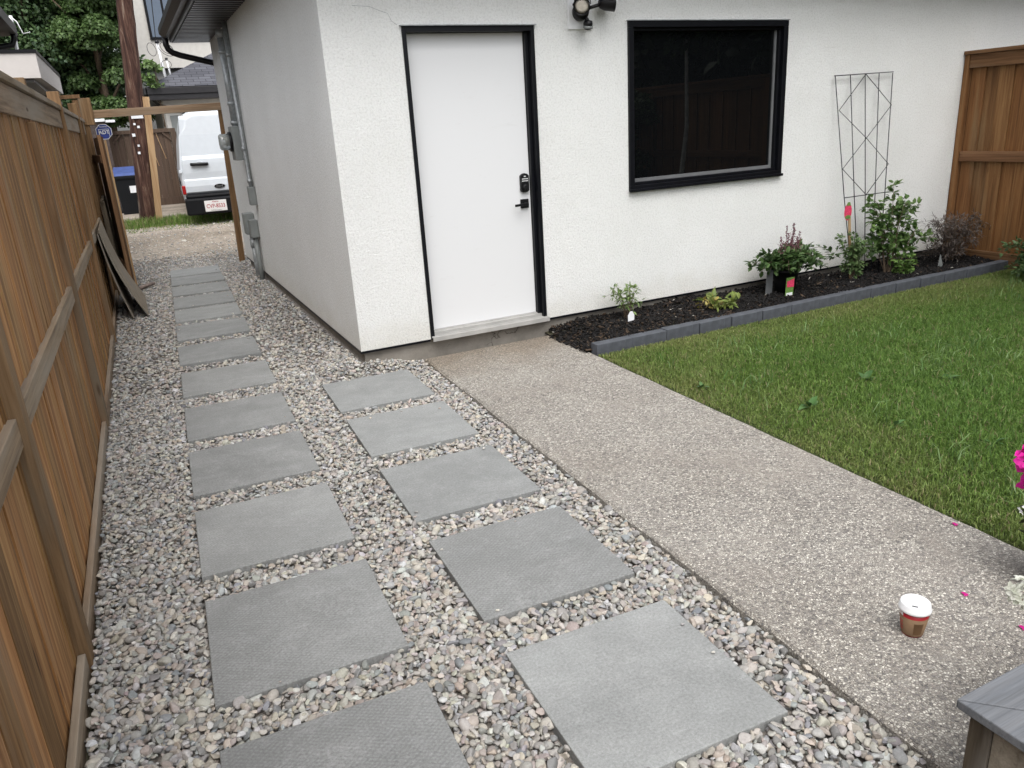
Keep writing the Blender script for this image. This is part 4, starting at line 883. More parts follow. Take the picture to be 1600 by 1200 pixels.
# shrub at right edge of lawn
r = thing('garden_shrub', (5.95, -1.15, 0), 'rounded green shrub on the lawn at the right edge by fence', 'shrub')
sts = [arch((5.95, -1.15, 0), (math.cos(t)*random.uniform(.1, .36), math.sin(t)*random.uniform(.1, .36), 0), random.uniform(.1, .42), 5, .3) for t in np.linspace(0, 80, 44)]
bush(r, sts, 16, .045, .013, (.045, .085, .03), (.11, .17, .065), spread=.6, comp=3, cluster=.05, r=.003)
mb = MB(); mb.box(1.95, 1.98, -.60, -.57, .06, .07)

# ---------------------------------------------------------------- planter box corner, flowers
bx0, by1, bzt = .152, -4.387, .35
pb = thing('planter_box', (bx0, by1, 0), 'grey topped wooden box corner at the bottom right edge', 'planter box')
def quadslab(mb, pts, z0, z1): mb.prism(pts, z0, z1, 2)
mb = MB(); quadslab(mb, [(bx0, by1), (bx0+1.0, by1), (bx0+.86, by1-.14), (bx0+.14, by1-.14)][::1], bzt-.024, bzt); mb.build('top_board', MT['composite'], pb, bevel=.003)
mb = MB(); quadslab(mb, [(bx0, by1-.003), (bx0+.139, by1-.142), (bx0+.139, by1-1.2), (bx0, by1-1.2)], bzt-.024, bzt-.0005); mb.build('top_board', MT['composite'], pb, bevel=.003)
mb = MB(); mb.box(bx0+.022, bx0+.060, by1-.07, by1-.022, -.03, bzt-.0245); mb.build('corner_post', MT['dkwood'], pb, bevel=.002)
mb = MB(); mb.box(bx0+.030, bx0+.052, by1-1.2, by1-.072, -.03, bzt-.0245); mb.box(bx0+.062, bx0+.95, by1-.055, by1-.03, -.03, bzt-.0245); mb.build('side_board', MT['oldwood'], pb)
mb = MB(); mb.box(bx0+.10, bx0+.9, by1-1.15, by1-.10, .0, bzt-.06); mb.build('soil', MT['soil'], pb)
# white bloom above the box
def flowers(name, root, P, L, W, ca, cb, nb=6):
    PP = []; DD = []; NN = []
    for p in P:
        ax = unit(1)[0]; ax[2] = abs(ax[2])+.3; ax[0] -= .4; ax[1] += .0; ax /= np.linalg.norm(ax); u = np.cross(ax, (0, 0, 1.)); u /= np.linalg.norm(u); v = np.cross(ax, u)
        for k in range(nb):
            t = 2*math.pi*k/nb; d = u*math.cos(t)+v*math.sin(t)+ax*.25; PP.append(p+d*.002); DD.append(d); NN.append(ax)
    n = len(PP); return leafmesh(name, np.array(PP), np.array(DD), np.array(NN), np.full(n, L)*rng.uniform(.8, 1.15, n), np.full(n, W), rcol(n, ca, cb, .08), MT['petal'], root)
wb = thing('white_flower', (.50, -4.30, .30), 'white flower cluster at right edge above the grey topped box', 'flower')
P = np.array([(.545, -4.285, .43)])+unit(40)*np.array((.032, .032, .032)); flowers('petals', wb, P, .018, .007, (.66, .68, .58), (.8, .8, .74), 5)
stemmesh([[(.55, -4.36, .28), (.54, -4.33, .36), (.52, -4.29, .42)]], .004, .003, 'stem', MT['bark'], wb)
P = np.array([(.60, -4.34, .36)])+unit(40)*.03; leafmesh('leaves', P, unit(40)+np.array((0, 0, .3)), unit(40)+np.array((0, 0, 1.)), np.full(40, .05), np.full(40, .014), rcol(40, (.05, .1, .03), (.12, .2, .06)), MT['leaf'], wb)
# magenta petunias in a pot standing on the walk at the right
fp = thing('flower_pot', (1.30, -3.97, 0), 'terracotta pot of magenta and white flowers at right edge of photo', 'flower pot')
mb = MB(); mb.lathe([(.07, 0), (.10, .14), (.105, .14), (.105, .165), (.095, .165)], (1.30, -3.98, .004), 28); mb.build('pot', plain('terracotta', (.30, .10, .05), .8), fp)
c0 = np.array((1.335, -3.98, .27)); n = 420; q = unit(n); P = c0+q*np.array((.125, .125, .13))*rng.uniform(.4, 1, (n, 1)); D = q+unit(n)*.5
leafmesh('foliage', P, D, q+unit(n)*.3+np.array((0, 0, .4)), np.full(n, .05), np.full(n, .014), rcol(n, (.025, .035, .018), (.075, .09, .04), .25), MT['leaf'], fp)
mag = np.array((.065, -.0, 0))+np.array([(1.135, -3.885, .51), (1.165, -3.90, .53), (1.145, -3.865, .49), (1.16, -3.90, .405), (1.185, -3.9, .43), (1.17, -3.885, .385), (1.21, -3.93, .47), (1.25, -3.95, .52), (1.24, -3.93, .40), (1.32, -3.95, .50)])
mag = np.concatenate([mag, mag[:8]+rng.normal(0, .022, (8, 3)), mag[:8]+rng.normal(0, .022, (8, 3))])
for p in mag: flowers('magenta_flower', fp, [p], .026, .0165, (.62, .01, .28), (.78, .03, .40), 5)
stemmesh([[(1.27, -3.96, .25), (1.2, -3.92, .4), tuple(p)] for p in mag], .003, .002, 'flower_stem', MT['bark'], fp)
flowers('white_flower', fp, np.array([(1.205, -3.90, .305), (1.22, -3.9, .29), (1.195, -3.885, .285), (1.23, -3.91, .31)]), .014, .006, (.7, .72, .75), (.8, .8, .8), 5)
flowers('orange_flower', fp, np.array([(1.20, -3.925, .265), (1.225, -3.93, .26)]), .018, .008, (.35, .08, .02), (.45, .12, .03), 5)
for (x, y, l) in ((.83, -4.13+.2, 'a pink petal'), (.0, 0, '')):
    pass
def petal(x, y, label):
    o = leafmesh('fallen_petal', np.array([(x, y, .008), (x+.01, y+.004, .008)]), np.array([(1, .3, .12), (.2, 1, .1)]), np.array([(0, 0, 1.)]*2), np.array([.024, .02]), np.array([.008, .007]), np.array([(.6, .02, .26)]*2), MT['petal'])
    tag(o, label, 'petal', 'magenta petals fallen on the concrete walk')
petal(1.0, -4.0+.135, 'magenta petal on the walk directly right of the paper cup')
petal(.985, -4.07, 'magenta petal on the walk closest to the white flower')
petal(1.395, -3.55, 'magenta petal at the lawn edge of the concrete walk')

# ---------------------------------------------------------------- paper cup
cx, cy = .693, -3.90; cz = .005
cu = thing('paper_cup', (cx, cy, cz), 'red paper coffee cup with white lid and brown sleeve on walk', 'paper cup')
mb = MB(); mb.lathe([(.027, 0), (.0395, .082)], (cx, cy, cz), 40); mb.build('cup', MT['cupred'], cu)
mb = MB(); mb.lathe([(.0285, .004), (.0376, .062), (.0368, .062)], (cx, cy, cz), 40, None, False, False); mb.build('sleeve', MT['sleeve'], cu)
mb = MB(); mb.lathe([(.0415, .078), (.0425, .081), (.0415, .085), (.040, .087), (.0385, .098), (.036, .1005), (.033, .098), (.0, .0975)], (cx, cy, cz), 44, None, False, False); lid = mb.build('lid', MT['white'], cu)
vdir = Vector((-1.28-cx, -5.22-cy, 0)).normalized(); sd_ = Vector((-vdir.y, vdir.x, 0))
mb = MB(); p = Vector((cx, cy, cz+.0985))+vdir*.024; mb.beam(p-sd_*.007, p+sd_*.007, .003, .0012); mb.build('sip_hole', MT['black2'], lid)
def curved(r0, z0_, r1_, z1_, a0, a1, N=8):
    vs = []; fs = []
    base = math.atan2(vdir.y, vdir.x)
    for i in range(N+1):
        t = base+a0+(a1-a0)*i/N
        vs += [(cx+r0*math.cos(t), cy+r0*math.sin(t), cz+z0_), (cx+r1_*math.cos(t), cy+r1_*math.sin(t), cz+z1_)]
    for i in range(N): fs.append((2*i, 2*i+2, 2*i+3, 2*i+1))
    return vs, fs
mb = MB(); v_, f_ = curved(.0303, .012, .0364, .05, .10, .80); mb.add(v_, f_, True); mb.build('sleeve_print', MT['sleeveink'], cu, recalc=False)
mb = MB()
for k in range(3): v_, f_ = curved(.0318+.0016*k, .018+.011*k, .0330+.0016*k, .0255+.011*k, -1.2, -.78); mb.add(v_, f_, True)
mb.build('red_print', MT['redprint'], cu, recalc=False)
tb = math.atan2(vdir.y, vdir.x)-.95; nv_ = Vector((math.cos(tb), math.sin(tb), 0)); tx_ = Vector((-math.sin(tb), math.cos(tb), 0))
text('lettering', 'ns', .020, fr(Vector((cx, cy, cz+.071))+nv_*.0385, tx_, Vector((0, 0, 1))+nv_*.15), MT['white'], cu, .0004, .0006)

for o in cu.children_recursive: o.data.transform(Matrix.Scale(1.14, 4))
# ---------------------------------------------------------------- beyond the gate
# utility pole
up = thing('utility_pole', (-1.035, 10.5, .2), 'weathered brown utility pole with pale nail tags across the alley', 'utility pole')
mb = MB(); N = 40; p0 = Vector((-1.035, 10.5, .1)); p1 = Vector((-.36, 10.5, 7.5))
mb.tube([p0+(p1-p0)*(i/N)+Vector((random.uniform(-.004, .004), random.uniform(-.004, .004), 0)) for i in range(N+1)], .148, 20, .12, jit=.03); mb.build('pole', MT['pole'], up)
mb = MB()
for (dx, z, s_) in ((-.06, 1.98, .035), (.0, 1.93, .04), (-.09, 1.80, .05), (-.03, 1.62, .035), (-.035, 1.50, .04)):
    c = p0+(p1-p0)*((z-.1)/7.4)+Vector((dx, -.143, 0)); mb.box(c.x-s_/2, c.x+s_/2, c.y-.01, c.y+.01, z-s_/2, z+s_/2)
c = p0+(p1-p0)*(2.0/7.4); mb.box(c.x-.10, c.x+.09, 10.5-.165, 10.5-.145, 2.07, 2.12); mb.build('nail_tag', MT['tagwhite'], up)
mb = MB(); mb.beam((-.845, 10.42, .2), (-.655, 10.42, 2.42), .11, .04, (0, 1, 0)); mb.build('side_board', MT['stud'], up)
mb = MB(); mb.tube([(-.40, 10.45, 5.2), (-.1, 12.3, 4.75), (.13, 17.6, 4.15)], .009, 6); mb.build('service_wire', MT['wire'], up)
# brown back fence
bf_ = thing('back_fence', (-1.5, 14.9, .2), 'dark brown board fence with corner braces across the alley', 'fence')
x = -6.0; k = 0; mb = MB()
while x < -.06:
    mb.rt(.1, .03); mb.box(x, x+.137, 14.9+(0 if k % 2 else .012), 14.92+(0 if k % 2 else .012), .3, 1.88); x += .14; k += 1
mb.build('board_panel', MT['brownfence'], bf_)
mb = MB(); mb.rt(.05); mb.box(-6.0, .0, 14.86, 14.95, 1.88, 1.96); mb.build('cap', MT['brownfence'], bf_)
mb = MB(); mb.rt(.05); mb.box(-6.0, .0, 14.87, 14.899, .26, .44); mb.build('kick_board', MT['brownfence'], bf_)
for xx in (-5.9, -3.6, -1.38, -.06):
    mb = MB(); mb.rt(.05); mb.box(xx-.05, xx+.05, 14.84, 14.898, .2, 1.88); mb.build('post', MT['brownfence'], bf_)
    mb = MB(); mb.beam((xx+.05, 14.87, 1.70), (xx+.22, 14.87, 1.87), .03, .03); mb.beam((xx-.05, 14.87, 1.70), (xx-.22, 14.87, 1.87), .03, .03); mb.build('brace', MT['brownfence'], bf_)
mb = MB(); mb.beam((-.42, 14.885, 1.87), (-.30, 14.885, 1.30), .012, .006, (0, 1, 0)); mb.beam((-.62, 14.885, 1.87), (-.48, 14.885, 1.15), .012, .006, (0, 1, 0)); mb.build('pale_strip', MT['stud'], bf_)
# bins
bn = thing('wheelie_bin', (-1.2, 13.2, .2), 'black wheeled bin with blue lid behind the utility pole', 'bin')
mb = MB(); z = .22
v0 = [(-1.46, 13.0), (-.92, 13.0), (-.92, 13.6), (-1.46, 13.6)]
vs = [(x+(.05 if x < -1.2 else -.05), y+(.04 if y < 13.3 else -.04), z+.04) for x, y in v0]+[(x, y, 1.05) for x, y in v0]
mb.add(vs, [(3, 2, 1, 0), (4, 5, 6, 7), (0, 1, 5, 4), (1, 2, 6, 5), (2, 3, 7, 6), (3, 0, 4, 7)]); mb.box(-1.48, -.90, 12.98, 13.62, .98, 1.05); mb.build('body', MT['bin'], bn, bevel=.02)
mb = MB(); mb.add([(-1.49, 12.96, 1.05), (-.89, 12.96, 1.05), (-.89, 13.66, 1.05), (-1.49, 13.66, 1.05), (-1.43, 13.05, 1.10), (-.95, 13.05, 1.10), (-.95, 13.6, 1.22), (-1.43, 13.6, 1.22)], [(3, 2, 1, 0), (4, 5, 6, 7), (0, 1, 5, 4), (1, 2, 6, 5), (2, 3, 7, 6), (3, 0, 4, 7)]); mb.build('lid', MT['bluelid'], bn, bevel=.015)
mb = MB(); mb.tube([(-1.47, 13.66, 1.12), (-.91, 13.66, 1.12)], .018, 8); mb.build('handle', MT['bin'], bn)
mb = MB(); mb.box(-1.20, -1.06, 13.005, 13.02, .70, .84); mb.build('sticker', MT['tagwhite'], bn)
for xx in (-1.44, -.98):
    mb = MB(); mb.lathe([(.11, 0), (.11, .05)], (xx-.02, 13.6, .33), 20, Matrix.Rotation(R_(90), 4, 'Y')); mb.build('wheel', MT['tyre'], bn)
# van
VG = .26; vy = 9.45; vcx = .585
van = thing('cargo_van', (vcx, vy+2.6, VG), 'white cargo van seen from behind parked beyond the gate', 'van')
def sect(y, wb, wt, zb, zt, rr=.12):
    """rounded cross section"""
    pts = [(-wb+.04, zb), (-wb, zb+.06), (-wb, zb+.55), (-(wb*.6+wt*.4), zb+1.0), (-wt, zt-rr*1.6), (-wt+rr*.35, zt-rr*.5), (-wt+rr*1.3, zt)]
    pts += [(-x, z) for x, z in reversed(pts)]; return [(vcx+x, y, z) for x, z in pts]
secs = [sect(vy+.03, .97, .80, VG+.50, 2.07), sect(vy+.10, .99, .83, VG+.35, 2.11), sect(vy+.3, 1.0, .84, VG+.30, 2.13), sect(vy+3.6, 1.0, .85, VG+.30, 2.14), sect(vy+4.0, 1.0, .82, VG+.3, 2.08), sect(vy+4.75, .99, .72, VG+.3, 1.45), sect(vy+5.2, .95, .70, VG+.3, 1.28), sect(vy+5.4, .85, .6, VG+.35, 1.1)]
mb = MB(); n = len(secs[0]); vs = [p for s_ in secs for p in s_]; fs = [tuple(reversed(range(n))), tuple(range((len(secs)-1)*n, len(secs)*n))]
for i in range(len(secs)-1):
    for k in range(n): fs.append((i*n+k, i*n+(k+1) % n, (i+1)*n+(k+1) % n, (i+1)*n+k))
mb.add(vs, fs, False); body = mb.build('body', MT['vanpaint'], van, bevel=.03)
def vdoor(xa, xb, nm):
    sg = 1 if xa < vcx else -1
    def X(x, z):  # outer edge leans in with height
        if nm == 'L': return xa+(0 if z < 1.1 else (z-1.1)*.10) if x == 'o' else xb
        return xb-(0 if z < 1.1 else (z-1.1)*.10) if x == 'o' else xa
    prof = [(.765, 0), (.80, -.045), (.90, -.055), (1.0, -.045), (1.02, -.03), (1.12, -.04), (1.27, -.04), (1.345, -.035), (1.375, -.005), (1.40, .01), (2.0, .045), (2.05, .06)]
    vs = []; fs = []
    for z, dy in prof: vs += [(X('o', z), vy+dy, z), (X('i', z), vy+dy, z), (X('i', z), vy+.1, z), (X('o', z), vy+.1, z)]
    for i in range(len(prof)-1):
        for k in range(4): fs.append((i*4+k, i*4+(k+1) % 4, i*4+4+(k+1) % 4, i*4+4+k))
    fs += [(3, 2, 1, 0), tuple(len(prof)*4-4+k for k in range(4))]
    mb = MB(); mb.add(vs, fs); return mb.build('rear_door', MT['vanpanel'], van, bevel=.008)
dl = vdoor(vcx-.95, vcx-.012, 'L'); dr_ = vdoor(vcx+.012, vcx+.95, 'R')
mb = MB(); mb.tube([(-.215, vy-.062, 1.262), (-.19, vy-.075, 1.262), (.035, vy-.075, 1.255), (.055, vy-.06, 1.255)], .027, 10); mb.build('handle', MT['black2'], dl)
mb = MB(); mb.lathe([(.07, 0), (.066, .004), (.05, -.0)], (-.07, vy-.042, 1.255), 24, Mx @ Matrix.Diagonal((1, .85, 1, 1))); mb.build('handle_recess', MT['vanpaint'], dl)
mb = MB(); mb.lathe([(.092, 0), (.092, .008)], (.19, vy-.052, .875), 32, Mx @ Matrix.Diagonal((1, .42, 1, 1))); em = mb.build('emblem', MT['chrome'], dl)
mb = MB(); mb.lathe([(.084, 0), (.084, .004)], (.19, vy-.060, .875), 32, Mx @ Matrix.Diagonal((1, .38, 1, 1))); mb.build('emblem_plate', MT['black2'], em)
text('emblem_lettering', 'Ford', .055, fr((.19, vy-.0655, .875), (1, 0, 0), (0, 0, 1)), MT['chrome'], em, .0006, .0004)
mb = MB(); mb.box(vcx-1.0, vcx+1.0, vy-.16, vy+.12, .42, .70); mb.box(vcx-.97, vcx+.97, vy-.10, vy+.12, .69, .765); bp_ = mb.build('bumper', MT['bumper'], van, bevel=.03)
mb = MB(); mb.box(-.15, .32, vy-.166, vy-.158, .45, .67); mb.build('plate_recess', MT['black2'], bp_)
mb = MB(); mb.box(-.115, .245, vy-.175, vy-.168, .465, .650); lp = mb.build('licence_plate', MT['plate'], van, bevel=.004)
text('plate_number', 'CVP-8533', .093, fr((.065, vy-.1765, .553), (1, 0, 0), (0, 0, 1)), MT['redink'], lp, .0006, .0010, .80)
text('plate_heading', 'Alberta', .034, fr((.065, vy-.1765, .628), (1, 0, 0), (0, 0, 1)), MT['redink'], lp, .0006, .0004)
text('plate_slogan', 'Wild Rose Country', .022, fr((.065, vy-.1765, .483), (1, 0, 0), (0, 0, 1)), MT['black2'], lp, .0006, .0002)
for sx in (-1, 1):
    mb = MB(); xx = vcx+sx*.975; mb.box(xx-.03, xx+.03, vy+.0, vy+.16, .77, .92) if sx < 0 else mb.box(xx-.03, xx+.03, vy+.0, vy+.16, .77, 1.35); mb.build('tail_light', MT['red'], van, bevel=.01)
    for yy in (vy+1.05, vy+4.7):
        mb = MB(); mb.lathe([(.2, 0), (.33, .0), (.345, .03), (.345, .2), (.33, .23), (.2, .23)], (vcx+sx*.99-(0 if sx > 0 else -.23)-.23*(sx > 0), yy, VG+.34), 28, Matrix.Rotation(R_(90), 4, 'Y')); wq = mb.build('wheel', MT['tyre'], van)
        mb = MB(); mb.lathe([(.19, .01), (.19, .22)], (vcx+sx*.99-(0 if sx > 0 else -.23)-.23*(sx > 0), yy, VG+.34), 20, Matrix.Rotation(R_(90), 4, 'Y')); mb.build('rim', MT['greybox'], wq)
mb = MB(); 
for z in (1.13, .78): mb.box(vcx-1.005, vcx-.96, vy+.02, vy+.10, z, z+.05)
mb.build('hinge', MT['vanpaint'], van)
mb = MB(); mb.box(vcx-1.012, vcx-.99, vy+.9, vy+3.9, VG+.62, VG+.70); mb.build('side_moulding', MT['bumper'], van)
van.rotation_euler.z = R_(-3); van.location.x += .15
# far garage with hip roof
fg = thing('hip_roof_garage', (.5, 17.5, 0), 'grey shingled hip roof garage with dark gutter behind the van', 'garage')
mb = MB(); mb.box(0.0, 8, 17.3, 23, 0, 2.66); mb.build('wall', MT['stucco_far'], fg)
ex0, ey0, ez = -.33, 16.9, 2.80
mb = MB(); mb.add([(ex0-.03, ey0-.03, ez+.17), (8.4, ey0-.03, ez+.17), (8.4, 23.4, ez+.17), (ex0-.03, 23.4, ez+.17), (2.9, 20.1, ez+1.75), (5.4, 20.1, ez+1.75)], [(0, 1, 5, 4), (1, 2, 5), (2, 3, 4, 5), (3, 0, 4), (3, 2, 1, 0)]); mb.build('roof', MT['shingle'], fg)
mb = MB(); mb.box(ex0, 8.4, ey0, 23.4, 2.66, 2.672); mb.build('soffit', MT['soffit'], fg)
mb = MB(); mb.box(ex0-.05, 8.4, ey0-.09, ey0-.002, 2.79, 2.95); mb.box(ex0-.09, ex0-.002, ey0-.09, 23.4, 2.79, 2.95); mb.box(ex0-.015, 8.4, ey0-.06, ey0-.001, 2.66, 2.79); mb.build('gutter', MT['gutter'], fg, bevel=.01)
mb = MB(); mb.tube([(-.22, 16.95, 2.8), (-.22, 16.97, 2.66), (-.14, 17.05, 2.56), (.3, 17.24, 2.42), (.45, 17.25, 2.36), (.45, 17.25, .3)], .04, 8); mb.build('downspout', MT['black2'], fg)
mb = MB(); mb.box(.10, .30, 17.25, 17.3, .2, 2.3); mb.build('corner_trim', MT['greybox'], fg)
# mast with wires in front of far house
ms = thing('service_mast', (.2, 18.3, 3.2), 'pair of white service masts with looping wires above the far garage roof', 'service mast')
mb = MB(); mb.tube([(.24, 18.2, 3.0), (.18, 18.2, 4.1)], .035, 8); mb.tube([(.37, 18.2, 3.2), (.33, 18.2, 3.7)], .025, 8); mb.build('mast', MT['white'], ms)
mb = MB(); mb.lathe([(.05, 0), (.05, .07)], (.18, 18.2, 4.1), 12); mb.lathe([(.035, 0), (.035, .05)], (.33, 18.2, 3.7), 12)
for (c, a_, b_, tl) in (((.02, 18.15, 3.95), .10, .16, .2), ((.36, 18.1, 3.95), .22, .13, -.7), ((.38, 18.1, 3.97), .17, .11, -.7), ((.30, 18.1, 3.58), .12, .10, 0)):
    mb.tube([(c[0]+a_*math.cos(t)*math.cos(tl)-b_*math.sin(t)*math.sin(tl), c[1], c[2]+a_*math.cos(t)*math.sin(tl)+b_*math.sin(t)*math.cos(tl)) for t in np.linspace(0, 6.283, 22)], .007, 5)
mb.build('wire_loop', MT['wire'], ms)
# far white house
fh = thing('far_house', (2, 25, 0), 'tall white stucco house with dark framed window behind far garage', 'house')
mb = MB(); mb.box(-.35, 10, 25, 34, 4.05, 9.5); mb.build('wall', MT['stucco_far'], fh)
mb = MB(); mb.box(-.3, 10, 25.25, 34, 0, 4.0); mb.build('lower_wall', MT['stucco_grey'], fh)
mb = MB(); mb.box(-.32, 10, 25.05, 34, 4.0, 4.05); mb.build('band', MT['black'], fh)
mb = MB(); mb.box(.42, 2.6, 24.93, 24.999, 4.93, 7.6); wdw = mb.build('window', MT['black'], fh)
mb = MB(); mb.box(.50, .93, 24.915, 24.93, 5.0, 7.5); mb.box(1.0, 1.7, 24.915, 24.93, 5.0, 7.5); mb.build('pane', MT['glassblue'], wdw)
mb = MB(); mb.box(-.55, 10.2, 24.8, 34.2, 9.5, 9.7); mb.build('roof', MT['gutter'], fh)
# neighbour's flat canopy at upper left, behind the fence
nc = thing('carport', (-2.6, 5.4, 0), 'white fascia flat carport roof with black edge behind left fence', 'carport')
A0, A1 = Vector((-1.765, 3.25, 0)), Vector((-1.80, 7.75, 0))
mb = MB(); za, zb = 2.245, 2.36
mb.add([(A0.x, A0.y, za), (A1.x, A1.y, zb), (-6.2, A1.y, zb), (-6.2, A0.y, za), (A0.x, A0.y, za+.205), (A1.x, A1.y, zb+.215), (-6.2, A1.y, zb+.215), (-6.2, A0.y, za+.205)], [(3, 2, 1, 0), (4, 5, 6, 7), (0, 1, 5, 4), (1, 2, 6, 5), (2, 3, 7, 6), (3, 0, 4, 7)]); mb.build('fascia', plain('pale_pink_grey_fascia', (.52, .49, .47), .7, var=.05), nc)
mb = MB(); mb.add([(A0.x+.01, A0.y-.01, za+.206), (A1.x+.01, A1.y+.01, zb+.216), (-6.2, A1.y+.01, zb+.216), (-6.2, A0.y-.01, za+.206), (A0.x+.01, A0.y-.01, za+.235), (A1.x+.01, A1.y+.01, zb+.255), (-6.2, A1.y+.01, zb+.255), (-6.2, A0.y-.01, za+.235)], [(3, 2, 1, 0), (4, 5, 6, 7), (0, 1, 5, 4), (1, 2, 6, 5), (2, 3, 7, 6), (3, 0, 4, 7)]); mb.build('roof_edge', MT['black'], nc)
mb = MB(); mb.box(-6.1, -1.83, 3.32, 7.6, za-.03, za-.004); mb.build('soffit', MT['soffit'], nc)
mb = MB(); mb.box(-6.1, -2.05, 3.6, 7.2, 0, za-.031); mb.build('wall', MT['soffit'], nc)
nh = thing('neighbour_house', (-4.5, 6, 2.6), 'dark eave and gutter of the neighbouring house at top left corner', 'house')
mb = MB(); mb.add([(-2.19, 3.6, 3.13), (-2.19, 8, 3.13), (-6.5, 8, 3.13), (-6.5, 3.6, 3.13), (-2.19, 3.6, 3.27), (-2.19, 8, 3.27), (-6.5, 8, 5.2), (-6.5, 3.6, 5.2)], [(3, 2, 1, 0), (4, 5, 6, 7), (0, 1, 5, 4), (1, 2, 6, 5), (2, 3, 7, 6), (3, 0, 4, 7)]); mb.build('roof', MT['gutter'], nh)
mb = MB(); mb.box(-6.4, -2.75, 3.9, 7.6, 2.62, 3.12); mb.build('wall', MT['stucco_grey'], nh)
mb = MB(); mb.tube([(-2.23, 7.8, 3.2), (-2.23, 7.8, 3.08), (-2.27, 7.8, 3.0), (-2.6, 7.7, 2.93), (-2.72, 7.65, 2.85), (-2.72, 7.65, 2.6)], .04, 8); mb.build('downspout', MT['black2'], nh)
mb = MB(); mb.tube([(-2.26, 7.95, 2.5), (-2.22, 7.95, 3.38)], .022, 8); mb.tube([(-2.22, 7.93, 3.36), (-2.16, 7.9, 3.30), (-2.12, 7.9, 3.15), (-2.03, 7.9, 3.17)], .007, 6); mb.build('antenna_mast', MT['white'], nh)
# sign post with caps beyond gate
pr_ = thing('dark_pier', (-1.54, 14.6, .2), 'dark pier with white cap stones beside the back fence', 'pier')
mb = MB(); mb.box(-1.74, -1.40, 14.45, 14.75, .1, 2.15); mb.build('pier', MT['brickpier'], pr_)
mb = MB(); mb.box(-1.80, -1.40, 14.40, 14.80, 2.16, 2.22); mb.build('cap', MT['tagwhite'], pr_)
mb = MB(); mb.box(-1.39, -1.20, 14.45, 14.80, 2.14, 2.19); mb.build('cap', MT['tagwhite'], pr_)
sp_ = thing('security_sign', (-1.395, 6.45, 0), 'blue octagonal security sign standing behind the open gate leaf', 'sign')
sc_ = (-1.388, 6.42, 1.815); oc = lambda r_: [(sc_[0]+r_*math.cos(math.pi/8+k*math.pi/4), sc_[2]+r_*math.sin(math.pi/8+k*math.pi/4)) for k in range(8)]
mb = MB(); mb.prism(oc(.100), sc_[1], sc_[1]+.006, 1); mb.build('sign_border', MT['tagwhite'], sp_)
mb = MB(); mb.prism(oc(.091), sc_[1]-.003, sc_[1]-.0005, 1); mb.build('sign_face', MT['blueink'], sp_)
mb = MB()
for (a_, b_, c_, d_) in ((-.062, .062, .028, .034), (-.062, -.056, -.06, .028), (.056, .062, -.06, .028)): mb.box(sc_[0]+a_, sc_[0]+b_, sc_[1]-.006, sc_[1]-.0035, sc_[2]+c_, sc_[2]+d_)
mb.build('sign_frame', MT['tagwhite'], sp_)
text('sign_lettering', 'ADT', .062, fr((sc_[0], sc_[1]-.005, sc_[2]-.008), (1, 0, 0), (0, 0, 1)), MT['tagwhite'], sp_, .001, .002)
text('sign_small_print', 'Secured by', .020, fr((sc_[0], sc_[1]-.005, sc_[2]+.062), (1, 0, 0), (0, 0, 1)), MT['tagwhite'], sp_, .001, .0005)
mb = MB(); mb.box(-1.415, -1.40, 6.43, 6.44, -.1, 1.8); mb.build('stake', MT['greybox'], sp_)

# ---------------------------------------------------------------- trees
def tree(name, label, c, rad, n, L, ca, cb, trunk, blobs=26, cat='tree', group=None, tr_r=.2, tm=None, th=None):
    r = thing(name, (c[0], c[1], 0), label, cat, group)
    mb = MB(); base = Vector((c[0], c[1], -.1)); top = Vector((c[0]+.1, c[1], c[2]+rad[2]*.5))
    mb.tube([base, base.lerp(top, .2)+Vector((-.02, 0, 0)), base.lerp(top, .4)+Vector((.06, 0, 0)), base.lerp(top, .7), top], tr_r, 12, tr_r*.25)
    for k in range(0 if tm else 7):
        t = k*2.4; q = base.lerp(top, .45+.07*k); e = q+Vector((math.cos(t)*rad[0]*.7, math.sin(t)*rad[1]*.7, rad[2]*.3)); mb.tube([q, q.lerp(e, .5)+Vector((0, 0, .1)), e], tr_r*.35, 7, tr_r*.06)
    mb.build('trunk', tm or MT['bark'], r)
    bc = unit(blobs)*rng.uniform(.45, 1, (blobs, 1))*np.array(rad)*.82+np.array(c); br = rng.uniform(.24, .44, blobs)*min(rad[0], rad[1])
    bcol = rng.uniform(.72, 1.25, blobs)
    i = rng.integers(0, blobs, n); q = unit(n); q[:, 2] = np.where(q[:, 2] < -.3, -q[:, 2], q[:, 2])
    P = bc[i]+q*br[i][:, None]*np.array((1, 1, .8))*rng.uniform(.6, 1.08, (n, 1))
    D = q*.3+unit(n)*.8-np.array((0, 0, .35)); N = q+unit(n)*.5+np.array((0, 0, .3))
    C = rcol(n, ca, cb, .2)*bcol[i][:, None]
    leafmesh('crown', P, D, N, L*rng.uniform(.6, 1.3, n), L*.36*rng.uniform(.8, 1.2, n), C, MT['leaf'], r)
    return r
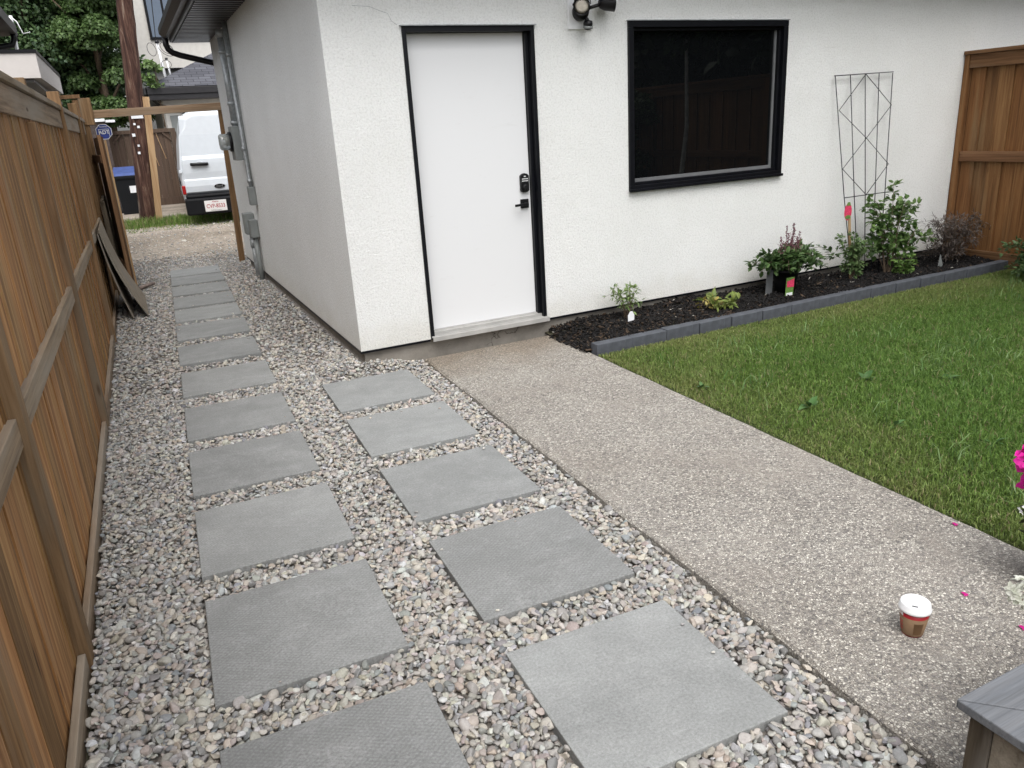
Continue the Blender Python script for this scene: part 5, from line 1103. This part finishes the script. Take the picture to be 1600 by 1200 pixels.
# vine-covered mass upper left, several leafy trees side by side
tree('leafy_tree', 'tall dense dark green tree filling the upper left behind alley', (-2.9, 20.5, 5.0), (2.5, 2.3, 4.6), 80000, .10, (.022, .050, .020), (.075, .125, .045), None, 150, tr_r=.25)
tree('leafy_tree', 'brighter green slender tree directly left of the utility pole', (-1.35, 19.0, 3.8), (1.15, 1.1, 3.8), 48000, .09, (.04, .08, .022), (.10, .16, .05), None, 60, tr_r=.15)
tree('leafy_tree', 'broad dark tree mass behind the tall tree at upper left', (-3.4, 23.2, 4.6), (3.9, 2.6, 5.6), 42000, .17, (.018, .040, .016), (.05, .09, .032), None, 130, tr_r=.25)
tree('leafy_tree', 'dark green tree at the far left edge above the carport', (-6.0, 19.5, 5.0), (2.2, 1.8, 4.0), 12000, .19, (.028, .058, .022), (.07, .12, .04), None, 40, tr_r=.22)
tree('small_tree', 'sprig of green leaves showing between utility pole and service masts', (-.15, 17.0, 3.15), (.30, .3, .75), 500, .10, (.09, .15, .05), (.16, .24, .08), None, 9, tr_r=.03)
# garden behind the camera, seen in the window reflection
tree('garden_tree', 'pale trunked garden tree mirrored in the dark garage window', (5.35, -3.15, 3.2), (1.0, 1.0, 1.1), 7000, .11, (.035, .07, .02), (.07, .12, .04), None, 22, tr_r=.042, tm=MT['birch'])
tree('garden_tree', 'second pale trunk mirrored at the left of the dark garage window', (4.85, -3.95, 3.5), (.9, .9, 1.2), 5000, .11, (.035, .07, .02), (.07, .12, .04), None, 20, tr_r=.055, tm=MT['birch'])
tree('garden_bush', 'leafy dark bush mirrored low at the left of the dark window', (5.75, -5.0, 1.15), (.55, .8, .95), 5000, .08, (.03, .06, .02), (.08, .13, .04), None, 20, cat='bush', tr_r=.03)
for i_, (x_, y_) in enumerate(((8.6, -3.5), (9.0, -7.0), (7.6, -10.6), (11.2, -10.5))):
    tree('hedge_tree', ['bushy dark tree', 'broad dark tree', 'low dark tree', 'distant dark tree'][i_]+' behind the right fence mirrored in the window', (x_, y_, 3.0), (1.9, 2.0, 3.0), 6500, .24, (.018, .036, .012), (.045, .075, .028), None, 36, group=None, tr_r=.2)
